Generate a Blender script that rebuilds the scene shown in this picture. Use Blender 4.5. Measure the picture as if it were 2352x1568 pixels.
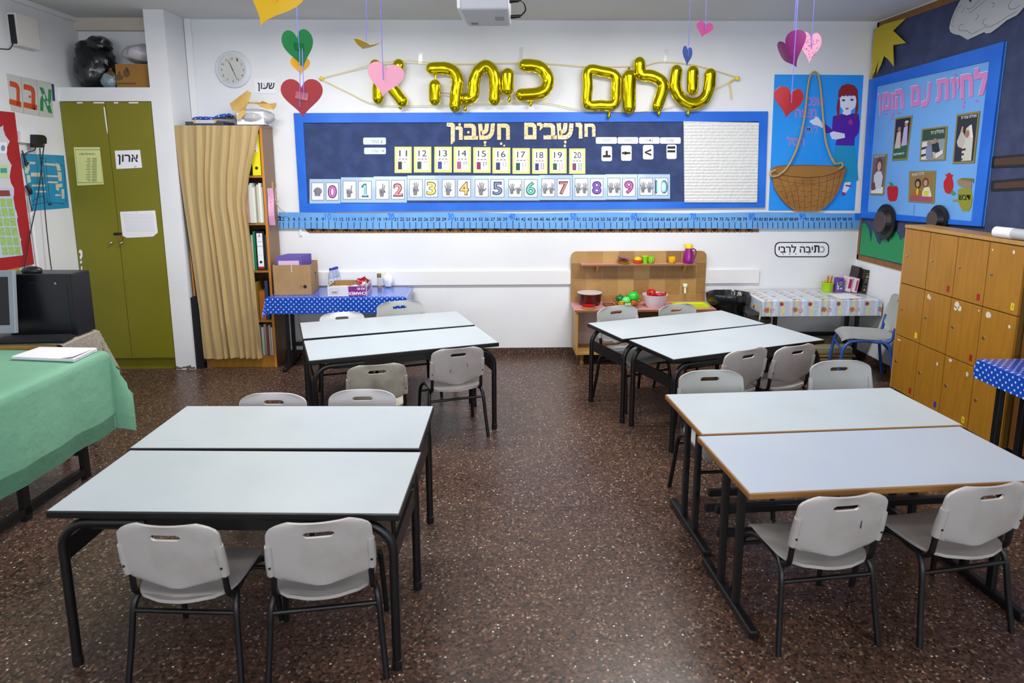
import bpy, bmesh, math, random
from mathutils import Vector, Matrix, noise
for o in list(bpy.data.objects): bpy.data.objects.remove(o)
SC = bpy.context.scene; COL = SC.collection
pi, sin, cos = math.pi, math.sin, math.cos
rnd = random.Random(7)
# ---------------------------------------------------------------- camera
CAM_H, PITCH, YAW, ROLL, FPX, CY = 1.747, .181, .025, -.002, 1568., -121.
IW, IH = 2352., 1568.
_f0 = Vector((sin(YAW), cos(YAW), 0)); _r0 = Vector((cos(YAW), -sin(YAW), 0)); _u0 = Vector((0, 0, 1))
FWD = _f0*cos(PITCH)-_u0*sin(PITCH); _up = _u0*cos(PITCH)+_f0*sin(PITCH)
RT = _r0*cos(ROLL)+_up*sin(ROLL); UP = _up*cos(ROLL)-_r0*sin(ROLL)
CAM = Vector((0, 0, CAM_H))
cd = bpy.data.cameras.new('camera'); cam = bpy.data.objects.new('camera', cd); COL.objects.link(cam)
cd.sensor_width = 36; cd.lens = 36*FPX/IW; cd.shift_y = CY/IW; cd.clip_start = .05; cd.clip_end = 60
cd.dof.use_dof = True; cd.dof.focus_distance = 5.2; cd.dof.aperture_fstop = 5.0
mw = Matrix((RT, UP, -FWD)).transposed().to_4x4(); mw.translation = CAM; cam.matrix_world = mw
SC.camera = cam
# ---------------------------------------------------------------- light and exposure
SC.view_settings.view_transform = 'Standard'; SC.view_settings.look = 'None'; SC.view_settings.gamma = 1
SC.view_settings.use_curve_mapping = False
SC.view_settings.exposure = 0.08
w = bpy.data.worlds.new('world'); SC.world = w; w.use_nodes = True
w.node_tree.nodes['Background'].inputs[0].default_value = (.75, .85, 1, 1)
w.node_tree.nodes['Background'].inputs[1].default_value = .3
def area(name, loc, rot, sx, sy, power, col=(1, 1, 1), spread=None):
    l = bpy.data.lights.new(name, 'AREA'); l.shape = 'RECTANGLE'; l.size = sx; l.size_y = sy; l.energy = power; l.color = col
    if spread: l.spread = spread
    o = bpy.data.objects.new(name, l); COL.objects.link(o); o.location = loc; o.rotation_euler = rot; return o
# fluorescent ceiling fittings, two rows, all above the frame
for lx in (-1.2, 1.25):
    for ly, pw in ((4.55, 58), (2.7, 18), (.5, 10)):
        area('ceiling_lamp', (lx, ly, 2.86), (0, 0, 0), 1.2, .22, pw, (1, .985, .96))
# daylight through the windows of the wall behind the camera
for lx in (-2.0, .3, 2.4):
    area('window_daylight', (lx, -2.25, 1.9), (math.radians(90), 0, 0), 1.5, 1.3, 44, (.86, .93, 1))
# ---------------------------------------------------------------- projection helpers (a pixel of the photo to a point on a real plane)
def ray(u, v): return FWD+RT*((u-IW/2)/FPX)-UP*((v-IH/2-CY)/FPX)
def PY(u, v, y): d = ray(u, v); return CAM+d*(y/d.y)
def PX(u, v, x): d = ray(u, v); return CAM+d*(x/d.x)
def PZ(u, v, z): d = ray(u, v); return CAM+d*((z-CAM_H)/d.z)
def SZ(px, P): return px*(P-CAM).dot(FWD)/FPX
YW, XL, XR, ZC, YC = 6.131, -3.495, 3.315, 2.95, 5.763
class Pl:
    def __init__(s, ax, val): s.ax, s.val = ax, val; s.n = {'y': Vector((0, -1, 0)), 'r': Vector((-1, 0, 0)), 'l': Vector((1, 0, 0)), 'z': Vector((0, 0, 1))}[ax]; s.u = {'y': Vector((1, 0, 0)), 'r': Vector((0, -1, 0)), 'l': Vector((0, 1, 0)), 'z': Vector((1, 0, 0))}[ax]; s.v = Vector((0, 0, 1)) if ax != 'z' else Vector((0, 1, 0))
    def p(s, u, v, off=0):
        q = PY(u, v, s.val) if s.ax == 'y' else PZ(u, v, s.val) if s.ax == 'z' else PX(u, v, s.val)
        return q+s.n*off
BW, RW, LW, CF = Pl('y', YW), Pl('r', XR), Pl('l', XL), Pl('y', YC)
# ---------------------------------------------------------------- materials
def lin(c): return c/12.92 if c <= .04045 else ((c+.055)/1.055)**2.4
def rgb(h): return tuple(lin(int(h[i:i+2], 16)/255) for i in (0, 2, 4))+(1,)
MATS = {}
def mat(name, hexc='808080', rough=.5, metal=0, **k):
    if name in MATS: return MATS[name]
    m = bpy.data.materials.new(name); m.use_nodes = True; MATS[name] = m
    b = m.node_tree.nodes['Principled BSDF']; b.inputs['Base Color'].default_value = rgb(hexc)
    b.inputs['Roughness'].default_value = rough; b.inputs['Metallic'].default_value = metal
    for kk, vv in k.items():
        if kk in ('alpha', 'trans', 'coat', 'spec', 'sheen', 'ior'):
            b.inputs[{'alpha': 'Alpha', 'trans': 'Transmission Weight', 'coat': 'Coat Weight', 'spec': 'Specular IOR Level', 'sheen': 'Sheen Weight', 'ior': 'IOR'}[kk]].default_value = vv
    if 'noise' in k: vary(m, *k['noise'])
    if 'bump' in k: bump(m, *k['bump'])
    return m
def N(m, t, **kw):
    n = m.node_tree.nodes.new(t)
    for a, v in kw.items():
        if hasattr(n, a): setattr(n, a, v)
        else: n.inputs[a].default_value = v
    return n
def L(m, a, b): m.node_tree.links.new(a, b)
def bs(m): return m.node_tree.nodes['Principled BSDF']
def co(m, kind='Object'): return N(m, 'ShaderNodeTexCoord').outputs[kind]
def mapping(m, kind, scale): 
    q = N(m, 'ShaderNodeMapping'); q.inputs['Scale'].default_value = scale; L(m, co(m, kind), q.inputs[0]); return q.outputs[0]
def vary(m, hex2, scale=5, lo=.35, hi=.7, kind='Object', sc=(1, 1, 1)):
    n = N(m, 'ShaderNodeTexNoise', Scale=scale, Detail=5.); L(m, mapping(m, kind, sc), n.inputs['Vector'])
    r = N(m, 'ShaderNodeMapRange'); r.inputs[1].default_value = lo; r.inputs[2].default_value = hi; L(m, n.outputs[0], r.inputs[0])
    x = N(m, 'ShaderNodeMixRGB'); x.inputs[1].default_value = bs(m).inputs['Base Color'].default_value; x.inputs[2].default_value = rgb(hex2)
    L(m, r.outputs[0], x.inputs[0]); L(m, x.outputs[0], bs(m).inputs['Base Color']); return x
def bump(m, scale=40, strength=.2, dist=.01, kind='Object', sc=(1, 1, 1)):
    n = N(m, 'ShaderNodeTexNoise', Scale=scale, Detail=4.); L(m, mapping(m, kind, sc), n.inputs['Vector'])
    b = N(m, 'ShaderNodeBump', Strength=strength, Distance=dist); L(m, n.outputs[0], b.inputs['Height']); L(m, b.outputs[0], bs(m).inputs['Normal'])
def math_(m, op, a, b=None):
    n = N(m, 'ShaderNodeMath', operation=op)
    for i, x in enumerate((a, b)):
        if x is None: continue
        if isinstance(x, (int, float)): n.inputs[i].default_value = x
        else: L(m, x, n.inputs[i])
    return n.outputs[0]
def ramp(m, fac, stops, interp='LINEAR'):
    r = N(m, 'ShaderNodeValToRGB'); e = r.color_ramp; e.interpolation = interp
    while len(e.elements) < len(stops): e.elements.new(.5)
    for el, (p, c) in zip(e.elements, stops): el.position = p; el.color = rgb(c)
    L(m, fac, r.inputs[0]); return r.outputs[0]
def mixc(m, fac, a, b):
    x = N(m, 'ShaderNodeMixRGB')
    for i, s in ((0, fac), (1, a), (2, b)):
        if isinstance(s, str): x.inputs[i].default_value = rgb(s)
        elif isinstance(s, (int, float)): x.inputs[i].default_value = s
        else: L(m, s, x.inputs[i])
    return x.outputs[0]
WALL = mat('white plaster', 'E6E7EA', .6, noise=('DCDDE2', 1.3, .4, .75), bump=(25, .06, .01))
CEIL = mat('ceiling paint', 'D6D8D8', .8, noise=('CCCECE', 1., .4, .7))
WHITE = mat('white paint', 'E8E8EA', .45); BLACK = mat('black steel', '0C0C0E', .38); NEARBLACK = mat('black plastic', '101014', .42)
INK = mat('black ink', '15151A', .6); PAPER = mat('white paper', 'EDEDF2', .55); CHROME = mat('chrome', 'B8B8B8', .2, 1)
LAMIN = mat('grey laminate', 'AFB7BB', .33, noise=('A7AFB4', 3, .4, .75))
LAMIN2 = mat('bluish laminate', 'A7AFBC', .3, noise=('ADB4BC', 2.5, .4, .75))
EDGEB = mat('brown edge', '8A5F2C', .5)
CH_A = mat('grey chair plastic', 'ADA7A4', .42, noise=('978F8A', 7, .45, .8), bump=(220, .06, .003))
CH_B = mat('white chair plastic', 'C6C1C3', .35, noise=('B2ABAA', 6, .45, .8))
CH_C = mat('cool grey chair plastic', 'A9ABAA', .42, noise=('9B9C96', 6, .45, .8))
BLUE = mat('blue card border', '0660D0', .4, noise=('2070DC', 1.6, .42, .62)); SKY = mat('pale blue card', '6FA8E6', .5, noise=('669FE0', 2, .4, .7))
FELT = mat('navy felt', '2E3D66', .95, noise=('3A4A76', 9, .4, .7), bump=(300, .25, .003))
FELT2 = mat('slate felt', '343D5E', .95, noise=('40496A', 9, .4, .7), bump=(300, .25, .003))
WOOD = mat('honey wood laminate', 'A8741F', .38, noise=('96661A', 6, .35, .75, 'Object', (6, 6, .6)))
WOODP = mat('pale wood', 'B58A4C', .45, noise=('A87C3E', 6, .35, .75, 'Object', (6, 6, .6)))
BROWNT = mat('brown wood trim', '8A5C22', .55, noise=('7A4F1C', 12, .4, .7))
GREEN = mat('olive paint', '7A7606', .42, noise=('726E05', 1.5, .4, .7))
CARD = mat('cardboard', 'A4835C', .8, noise=('9A7953', 8, .4, .7)); KRAFT = mat('kraft paper', 'C9A45C', .7, noise=('B8914A', 8, .4, .7))
GOLD = mat('gold foil', 'E6D218', .14, 1, bump=(14, .035, .01)); FOILG = mat('crinkled gold foil card', 'D9B98A', .25, 1, bump=(26, .5, .02))
RIB = mat('violet ribbon', '6A6AD8', .35); YRIB = mat('yellow ribbon', 'E6C93A', .4)
def plain(h, r=.5): return mat('paint '+h, h, r)
# ---------------------------------------------------------------- mesh building
OFF = {}
class MB:
    def __init__(s): s.v = []; s.f = []; s.m = []; s.uv = None
    def add(s, vs, fs, mi=0):
        b = len(s.v); s.v += [Vector(q) for q in vs]
        for f in fs: s.f.append([b+i for i in f]); s.m.append(mi)
        return s
    def box(s, c, d, R=None, mi=0):
        c = Vector(c); h = Vector(d)/2
        vs = [Vector((x*h.x, y*h.y, z*h.z)) for x in (-1, 1) for y in (-1, 1) for z in (-1, 1)]
        vs = [(R @ q if R else q)+c for q in vs]
        return s.add(vs, [(0, 1, 3, 2), (4, 6, 7, 5), (0, 4, 5, 1), (2, 3, 7, 6), (0, 2, 6, 4), (1, 5, 7, 3)], mi)
    def bx(s, a, b, mi=0): a, b = Vector(a), Vector(b); return s.box((a+b)/2, [abs(q) for q in (b-a)], None, mi)
    def rbox(s, c, d, r, R=None, mi=0, n=3):
        bm = bmesh.new(); bmesh.ops.create_cube(bm, size=1)
        for q in bm.verts: q.co = Vector((q.co.x*d[0], q.co.y*d[1], q.co.z*d[2]))
        bmesh.ops.bevel(bm, geom=bm.edges[:], offset=r, segments=n, affect='EDGES', profile=.5)
        bm.verts.index_update(); c = Vector(c)
        s.add([(R @ q.co if R else q.co)+c for q in bm.verts], [[q.index for q in f.verts] for f in bm.faces], mi); bm.free(); return s
    def tube(s, pts, r, n=10, mi=0, closed=False, sq=(1, 1), caps=True, round_=False, ups=None):
        pts = [Vector(p) for p in pts]; K = len(pts); rs = list(r) if isinstance(r, (list, tuple)) else [r]*K
        if len(rs) != K:
            q0 = rs; rs = []
            for i in range(K):
                f = i/(K-1)*(len(q0)-1); k0 = min(int(f), len(q0)-2); rs.append(q0[k0]+(q0[k0+1]-q0[k0])*(f-k0))
        if round_ and not closed:
            a, b = (pts[0]-pts[1]).normalized(), (pts[-1]-pts[-2]).normalized(); r0, r1 = rs[0], rs[-1]; A = []; B = []
            for t in (0, .2, .45, .7, .9): A.append((pts[0]+a*(r0*cos(t*pi/2)), max(1e-4, r0*sin(t*pi/2)))); B.append((pts[-1]+b*(r1*cos(t*pi/2)), max(1e-4, r1*sin(t*pi/2))))
            B.reverse(); pts = [q for q, _ in A]+pts+[q for q, _ in B]; rs = [q for _, q in A]+list(rs)+[q for _, q in B]; K = len(pts)
        rings = []; prev = None
        for i in range(K):
            a = pts[(i-1) % K] if (closed or i) else pts[0]; b = pts[(i+1) % K] if (closed or i < K-1) else pts[-1]
            t = (b-a).normalized()
            if prev is None:
                up = Vector(ups) if ups else (Vector((0, 0, 1)) if abs(t.z) < .9 else Vector((0, 1, 0)))
            else: up = prev
            x = up-t*up.dot(t)
            if x.length < 1e-6: x = t.orthogonal()
            x.normalize(); y = t.cross(x); prev = x
            rings.append([pts[i]+(x*cos(2*pi*k/n)*sq[0]+y*sin(2*pi*k/n)*sq[1])*rs[i] for k in range(n)])
        fs = []
        for i in range(K if closed else K-1):
            for k in range(n): fs.append((i*n+k, i*n+(k+1) % n, ((i+1) % K)*n+(k+1) % n, ((i+1) % K)*n+k))
        if caps and not closed: fs += [tuple(range(n))[::-1], tuple((K-1)*n+k for k in range(n))]
        return s.add([q for rg in rings for q in rg], fs, mi)
    def lathe(s, c, prof, n=20, mi=0, R=None, sx=1, sy=1):
        c = Vector(c); vs = []; fs = []; K = len(prof)
        for r, z in prof:
            for k in range(n):
                q = Vector((r*sx*cos(2*pi*k/n), r*sy*sin(2*pi*k/n), z)); vs.append((R @ q if R else q)+c)
        for i in range(K-1):
            for k in range(n): fs.append((i*n+k, i*n+(k+1) % n, (i+1)*n+(k+1) % n, (i+1)*n+k))
        fs += [tuple(range(n))[::-1], tuple((K-1)*n+k for k in range(n))]
        return s.add(vs, fs, mi)
    def prism(s, poly, n, th, mi=0):
        n = Vector(n)*th; P = [Vector(q) for q in poly]; K = len(P)
        return s.add(P+[q+n for q in P], [tuple(range(K)), tuple(range(K, 2*K))]+[(i, (i+1) % K, K+(i+1) % K, K+i) for i in range(K)], mi)
    def shell(s, G, off, mask=None, mi=0):
        nu, nv = len(G), len(G[0]); b = len(s.v); n = nu*nv
        F = [Vector(G[i][j]) for i in range(nu) for j in range(nv)]
        Bk = [F[i*nv+j]+Vector(off(i, j) if callable(off) else off) for i in range(nu) for j in range(nv)]
        fs = [(i*nv+j, (i+1)*nv+j, (i+1)*nv+j+1, i*nv+j+1) for i in range(nu-1) for j in range(nv-1) if not (mask and mask(i, j))]
        ed = {}
        for f in fs:
            for a, c in zip(f, f[1:]+f[:1]): ed[(a, c)] = 1
        rim = [(a, c, c+n, a+n) for (a, c) in ed if (c, a) not in ed]
        return s.add(F+Bk, fs+[tuple(i+n for i in f[::-1]) for f in fs]+rim, mi)
    def build(s, name, m, parent=None, smooth=False, recalc=True, world=True):
        me = bpy.data.meshes.new(name); o = bpy.data.objects.new(name, me)
        if parent is not None: sh = OFF[parent.name]
        else:
            xs = [q.x for q in s.v]; ys = [q.y for q in s.v]; zs = [q.z for q in s.v]
            sh = Vector(((min(xs)+max(xs))/2, (min(ys)+max(ys))/2, min(zs))); o.location = sh
        me.from_pydata([q-sh for q in s.v], [], s.f)
        for mm in (m if isinstance(m, (list, tuple)) else [m]): me.materials.append(mm)
        for p, mi in zip(me.polygons, s.m): p.material_index = mi
        if s.uv:
            ul = me.uv_layers.new(name='UVMap')
            for p in me.polygons:
                for li in p.loop_indices: ul.data[li].uv = s.uv[me.loops[li].vertex_index]
        if recalc or smooth is not None:
            bm = bmesh.new(); bm.from_mesh(me)
            if recalc: bmesh.ops.recalc_face_normals(bm, faces=bm.faces)
            if smooth:
                for f in bm.faces: f.smooth = True
                for e in bm.edges:
                    if len(e.link_faces) == 2 and e.calc_face_angle(0) > .9: e.smooth = False
            bm.to_mesh(me); bm.free()
        COL.objects.link(o); OFF[o.name] = Vector(sh)
        if parent is not None: o.parent = parent
        return o
def tag(o, label, cat=None, group=None):
    o['label'] = label
    if cat: o['category'] = cat
    if group: o['group'] = group
    return o
def thing(name, label, cat, loc=(0, 0, 0), group=None):
    o = bpy.data.objects.new(name, None); COL.objects.link(o); o.location = loc; o.empty_display_size = .05; OFF[o.name] = Vector(loc)
    return tag(o, label, cat, group)
def struct(o): o['kind'] = 'structure'; return o
def dup(src, label, loc, rz=0, scale=1, group=None, mats=None):
    r = src.copy(); COL.objects.link(r); r.location = loc; r.rotation_euler = (0, 0, rz); r.scale = (scale,)*3; r['label'] = label
    if group: r['group'] = group
    OFF[r.name] = Vector(loc)
    def rec(a, b):
        for ch in list(a.children):
            c = ch.copy(); COL.objects.link(c); c.parent = b
            if mats and c.data and c.data.materials and c.data.materials[0].name in mats:
                c.material_slots[0].link = 'OBJECT'; c.material_slots[0].material = mats[c.data.materials[0].name]
            rec(ch, c)
    rec(src, r); return r
# text ------------------------------------------------------------
_T = {}
CUT = {'ו': [(.05, 0), (.75, 0), (1, .14), (1, 1), (.5, 1), (.5, .28), (0, .24)], 'ן': [(.05, 0), (.75, 0), (1, .1), (1, .85), (.65, 1), (.52, 1), (.5, .2), (0, .16)],
 'י': [(0, 0), (.7, 0), (1, .25), (.95, .7), (.55, 1), (.42, 1), (.52, .45), (0, .38)], 'ז': [(0, 0), (1, 0), (1, .2), (.68, .24), (.72, 1), (.32, 1), (.38, .24), (0, .2)],
 'ת': [(.06, 0), (.8, 0), (1, .12), (1, 1), (.74, 1), (.74, .22), (.42, .22), (.42, .8), (.3, 1), (0, 1), (0, .84), (.14, .8), (.16, .22), (.06, .2)],
 '1': [(.38, 0), (.72, 0), (.72, .86), (1, .88), (1, 1), (.06, 1), (.06, .88), (.36, .86), (.36, .24), (0, .3), (0, .18)]}
def textmesh(t, bold=0, ext=0):
    k = (t, bold, ext)
    if t in CUT and k not in _T:
        P = [Vector((x, 1-y, 0)) for x, y in CUT[t]]; n = len(P)
        if ext: vs = [p+Vector((0, 0, -.5)) for p in P]+[p+Vector((0, 0, .5)) for p in P]; fs = [tuple(range(n)), tuple(range(n, 2*n))]+[(i, (i+1) % n, n+(i+1) % n, n+i) for i in range(n)]
        else: vs, fs = P, [tuple(range(n))]
        _T[k] = (vs, fs, 0, 1, 0, 1)
    if k not in _T:
        c = bpy.data.curves.new('t', 'FONT'); c.body = t; c.size = 1; c.resolution_u = 3; c.offset = bold; c.extrude = ext; c.fill_mode = 'BOTH' if ext else 'FRONT'
        o = bpy.data.objects.new('t', c); COL.objects.link(o); dg = bpy.context.evaluated_depsgraph_get(); dg.update()
        me = o.evaluated_get(dg).to_mesh(); vs = [v.co.copy() for v in me.vertices]; fs = [tuple(p.vertices) for p in me.polygons]
        o.evaluated_get(dg).to_mesh_clear(); bpy.data.objects.remove(o); bpy.data.curves.remove(c)
        x0, x1 = min(v.x for v in vs), max(v.x for v in vs); y0, y1 = min(v.y for v in vs), max(v.y for v in vs)
        _T[k] = (vs, fs, x0, x1, y0, y1)
    return _T[k]
def heb(s): return s[::-1]
def textfit(mb, t, pl, box, off, th=0, bold=0, mi=0, shear=0, flip=False):
    bold = min(bold, .02 if len(t) > 1 or t in 'תון1ז' else .045)
    bold = min(bold, .02 if len(t) > 1 or t in 'תון1ז' else .045)
    bold = min(bold, .02 if len(t) > 1 or t in 'תון1ז' else .045)
    bold = min(bold, .02 if len(t) > 1 or t in 'תון1ז' else .045)
    bold = min(bold, .02 if len(t) > 1 or t in 'תון1ז' else .045)
    bold = 0 if ('ת' in t or t in ('1', '10', 'ו', 'ן', 'ז', 'י')) else min(bold, .02 if len(t) > 1 else .045)
    bold = 0 if ('ת' in t or t in ('1', '10', 'ו', 'ן', 'ז', 'י')) else min(bold, .02 if len(t) > 1 else .045)
    bold = 0 if ('ת' in t or t in ('1', '10', 'ו', 'ן', 'ז', 'י')) else min(bold, .02 if len(t) > 1 else .045)
    """text scaled into the pixel box (x0,y0,x1,y1) on plane pl; th > 0 gives real thickness"""
    vs, fs, x0, x1, y0, y1 = textmesh(t, bold, .5 if th else 0); b0, b1, b2, b3 = box
    A, B, C, D = pl.p(b0, b3), pl.p(b2, b3+shear), pl.p(b0, b1), pl.p(b2, b1+shear)
    out = []
    for v in vs:
        a = (v.x-x0)/max(1e-6, x1-x0); b = (v.y-y0)/max(1e-6, y1-y0)
        if flip: a, b = 1-a, 1-b
        q = (A*(1-a)+B*a)*(1-b)+(C*(1-a)+D*a)*b
        out.append(q+pl.n*(off+(v.z+.5)*th))
    return mb.add(out, fs, mi)
def textat(mb, t, P, u, v, n, h, off=.0006, bold=0, mi=0, rot=0):
    """centred text with cap height h (metres) at P, axes u, v, normal n"""
    vs, fs, x0, x1, y0, y1 = textmesh(t, bold); s = h/.72; cx, cy = (x0+x1)/2, .36; P = Vector(P)
    return mb.add([P+u*((q.x-cx)*s)+v*((q.y-cy)*s)+n*off for q in vs], fs, mi)
# flat cut-outs on a wall plane -------------------------------------
def poly(mb, pl, pts, off, th, mi=0): return mb.prism([pl.p(x, y, off) for x, y in pts], pl.n, th, mi)
def rect(mb, pl, b, off, th, mi=0, sh=0): return poly(mb, pl, [(b[0], b[1]), (b[2], b[1]+sh), (b[2], b[3]+sh), (b[0], b[3])], off, th, mi)
def rrect(b, r, n=4):
    x0, y0, x1, y1 = b; o = []
    for cx, cy, a in ((x1-r, y0+r, -90), (x1-r, y1-r, 0), (x0+r, y1-r, 90), (x0+r, y0+r, 180)):
        for i in range(n+1): t = math.radians(a+90*i/n); o.append((cx+r*cos(t), cy+r*sin(t)))
    return o
def ell(cx, cy, rx, ry, n=20, rot=0): 
    c, s = cos(rot), sin(rot)
    return [(cx+rx*cos(2*pi*i/n)*c-ry*sin(2*pi*i/n)*s, cy+rx*cos(2*pi*i/n)*s+ry*sin(2*pi*i/n)*c) for i in range(n)]
def stroke(mb, pl, pts, r, off, mi=0, n=6, closed=False, flat=.35):
    P = [pl.p(x, y, off) for x, y in pts]; mb.tube(P, r, n, mi, closed, ups=tuple(pl.n), sq=(flat, 1))
def smoothp(pts, n=5, closed=False):
    K = len(pts); out = []
    for i in range(K if closed else K-1):
        g = lambda j: Vector(pts[j % K] if closed else pts[min(max(j, 0), K-1)])
        a, b, c, d = g(i-1), g(i), g(i+1), g(i+2)
        for k in range(n):
            t = k/n; out.append(.5*((2*b)+(c-a)*t+(2*a-5*b+4*c-d)*t*t+(3*b-a-3*c+d)*t**3))
    if not closed: out.append(Vector(pts[-1]))
    return out
def single(name, mb, m, label, cat, group=None, smooth=False):
    return tag(mb.build(name, m, None, smooth), label, cat, group)
# ================================================================ the room
YN = -2.4
def fl_mat():
    m = mat('terrazzo floor', '4B342C', .3); b = bs(m); c = co(m)
    nz = N(m, 'ShaderNodeTexNoise', Scale=1.3, Detail=3.); L(m, c, nz.inputs['Vector'])
    base = ramp(m, nz.outputs[0], [(.35, '30201A'), (.5, '402F27'), (.68, '4A3A32')])
    v1 = N(m, 'ShaderNodeTexVoronoi', Scale=105.); L(m, c, v1.inputs['Vector'])
    chip = ramp(m, v1.outputs['Color'], [(0, '1E1310'), (.22, '4A362E'), (.5, '6A4C3E'), (.7, '3E2E28'), (.84, '8E7C6A')], 'CONSTANT')
    x = mixc(m, .68, base, chip)
    v2 = N(m, 'ShaderNodeTexVoronoi', Scale=52., Randomness=1.); L(m, c, v2.inputs['Vector'])
    sel = math_(m, 'GREATER_THAN', N(m, 'ShaderNodeSeparateColor').outputs[0], .78)
    sp = m.node_tree.nodes[-2] if False else [q for q in m.node_tree.nodes if q.type == 'SEPARATE_COLOR'][0]; L(m, v2.outputs['Color'], sp.inputs[0])
    near = math_(m, 'LESS_THAN', v2.outputs['Distance'], .2)
    white = math_(m, 'MULTIPLY', sel, near)
    ccol = ramp(m, sp.outputs[1], [(0, 'A8937A'), (.35, 'D8D2C8'), (.7, 'B08A5A')], 'CONSTANT')
    x = mixc(m, white, x, ccol)
    br = N(m, 'ShaderNodeTexBrick', Scale=1., offset=0.0)
    for k, vv in (('Mortar Size', .0016), ('Brick Width', .2), ('Row Height', .2), ('Mortar Smooth', .3)): br.inputs[k].default_value = vv
    L(m, c, br.inputs['Vector']); x = mixc(m, math_(m, 'MULTIPLY', br.outputs['Fac'], .55), x, '2A1C18')
    L(m, x, b.inputs['Base Color'])
    r = N(m, 'ShaderNodeMapRange'); r.inputs[3].default_value = .24; r.inputs[4].default_value = .42; L(m, nz.outputs[0], r.inputs[0]); L(m, r.outputs[0], b.inputs['Roughness'])
    b.inputs['Specular IOR Level'].default_value = .38
    return m
FLOOR = fl_mat()
struct(MB().bx((XL-.1, YN-.1, -.1), (XR+.1, YW+.1, 0)).build('floor', FLOOR))
struct(MB().bx((XL-.1, YN-.1, ZC), (XR+.1, YW+.1, ZC+.1)).build('ceiling', CEIL))
struct(MB().bx((XL-.1, YW, 0), (XR+.1, YW+.1, ZC)).build('wall_back', WALL))
struct(MB().bx((XL-.1, YN, 0), (XL, YW, ZC)).build('wall_left', WALL))
struct(MB().bx((XR, YN, 0), (XR+.1, YW, ZC)).build('wall_right', WALL))
struct(MB().bx((XL, YN-.1, 0), (XR, YN, ZC)).build('wall_front', WALL))
# pilaster beside the built-in cupboard, with its worn foot
m = MB().bx((-2.765, YC, .0), (-2.605, YW, ZC))
struct(m.build('column', WALL))
m = MB()
for i in range(9): m.box((-2.755+i*.018, YC-.001, .012+rnd.random()*.02), (.016+rnd.random()*.01, .003, .01+rnd.random()*.02))
struct(m.build('trim_1', mat('chipped plaster', '6A625A', .9)))
struct(MB().bx((XL, YC, 2.249), (-2.765, YW, 2.357)).build('trim_2', WALL))          # white shelf slab above the cupboard
struct(MB().bx((XL, YW-.05, 2.85), (-2.765, YW, ZC)).build('trim_3', mat('cream cornice', 'CDBFB2', .6)))
struct(MB().bx((XL, 3.5, 2.915), (XL+.03, YW-.05, ZC)).build('trim_4', WHITE))        # cable trunking under the ceiling
struct(MB().bx((-2.6, YW-.022, 0), (-2.545, YW, ZC)).build('trim_5', WHITE))          # boxed pipe beside the pilaster
struct(MB().bx((-1.63, YW-.022, .668), (2.415, YW, .792)).build('trim_6', mat('white rail board', 'E4E3E4', .4)))
struct(MB().bx((-1.74, YW-.012, 1.12), (-1.72, YW, .0+1.19)).build('trim_7', WHITE))
m = MB().bx((-2.5, YW-.012, 0), (XR, YW, .07)); struct(m.build('baseboard_back', FLOOR))
struct(MB().bx((XR-.012, 4.95, 0), (XR, YW-.012, .07)).build('baseboard_right', FLOOR))
# white conduit running down the left wall
P1, P2 = LW.p(62, 450, .012), LW.p(86, 632, .012)
struct(MB().tube([P1, (P1.x, P1.y, .5)], .011, 10).build('trim_8', WHITE, smooth=True))

# ================================================================ school desks
def make_desk(style):
    """0: grey top, black edge, tube legs bending into a top rail; 1: T-foot desk with brown edge"""
    W_, D_, H_ = 1.2, .502 if style == 0 else .525, .598
    t = thing('school_desk', 'desk', 'desk', (0, 0, 0), 'classroom desks')
    e = .012
    if style == 0:
        MB().rbox((W_/2, D_/2, H_-.014), (W_, D_, .026), .004, n=2).build('edge_band', BLACK, t)
        o = MB().bx((.005, .005, H_-.004), (W_-.005, D_-.005, H_)).build('table_top', LAMIN, t)
        for yy in (.022, D_-.022):
            m = MB().bx((.14, yy-.008, H_-.072), (W_-.14, yy+.008, H_-.028)); m.build('apron', BLACK, t)
            for x0, sg in ((.03, 1), (W_-.03, -1)):
                pts = [(x0, yy, 0), (x0, yy, H_-.15)]+[(x0+sg*.1*(1-cos(a)), yy, H_-.15+.1*sin(a)) for a in [pi/2*k/7 for k in range(1, 8)]]+[(x0+sg*.3, yy, H_-.05)]
                l = MB().tube(pts, .0165, 12).build('leg', BLACK, t, True)
                MB().lathe((x0, yy, 0), [(.0178, 0), (.0185, .004), (.0185, .035), (.0168, .036)], 12).build('foot_cap', NEARBLACK, l, True)
        for x0 in (.03, W_-.03):
            MB().bx((x0-.006, .03, H_-.2), (x0+.006, D_-.03, H_-.125)).build('end_plate', BLACK, t)
    else:
        MB().rbox((W_/2, D_/2, H_-.013), (W_, D_, .024), .004, n=2).build('edge_band', EDGEB, t)
        MB().bx((.006, .006, H_-.004), (W_-.006, D_-.006, H_)).build('table_top', LAMIN2, t)
        tleg(t, W_, D_, H_)
    return t
def tleg(t, W_, D_, H_, ins=.06, foot=.5):
    for x0 in (ins, W_-ins):
        MB().rbox((x0, D_/2, .022), (.036, min(foot, D_), .034), .008).build('foot_bar', BLACK, t)
        for yy in (D_/2-.075, D_/2+.075):
            MB().rbox((x0, yy, (H_+.01)/2), (.026, .034, H_-.06), .005, n=2).build('leg', BLACK, t)
        MB().bx((x0-.012, .05, H_-.05), (x0+.012, D_-.05, H_-.026)).build('bearer', BLACK, t)
    for zz, yy in ((.2, D_-.1), (.29, D_-.07)):
        MB().rbox((W_/2, yy, zz), (W_-2*ins-.02, .022, .034), .004, n=2).build('stretcher', BLACK, t)
    MB().bx((ins, D_/2-.012, H_-.06), (W_-ins, D_/2+.012, H_-.026)).build('apron', BLACK, t)
d0 = make_desk(0); d1 = make_desk(1)
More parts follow.
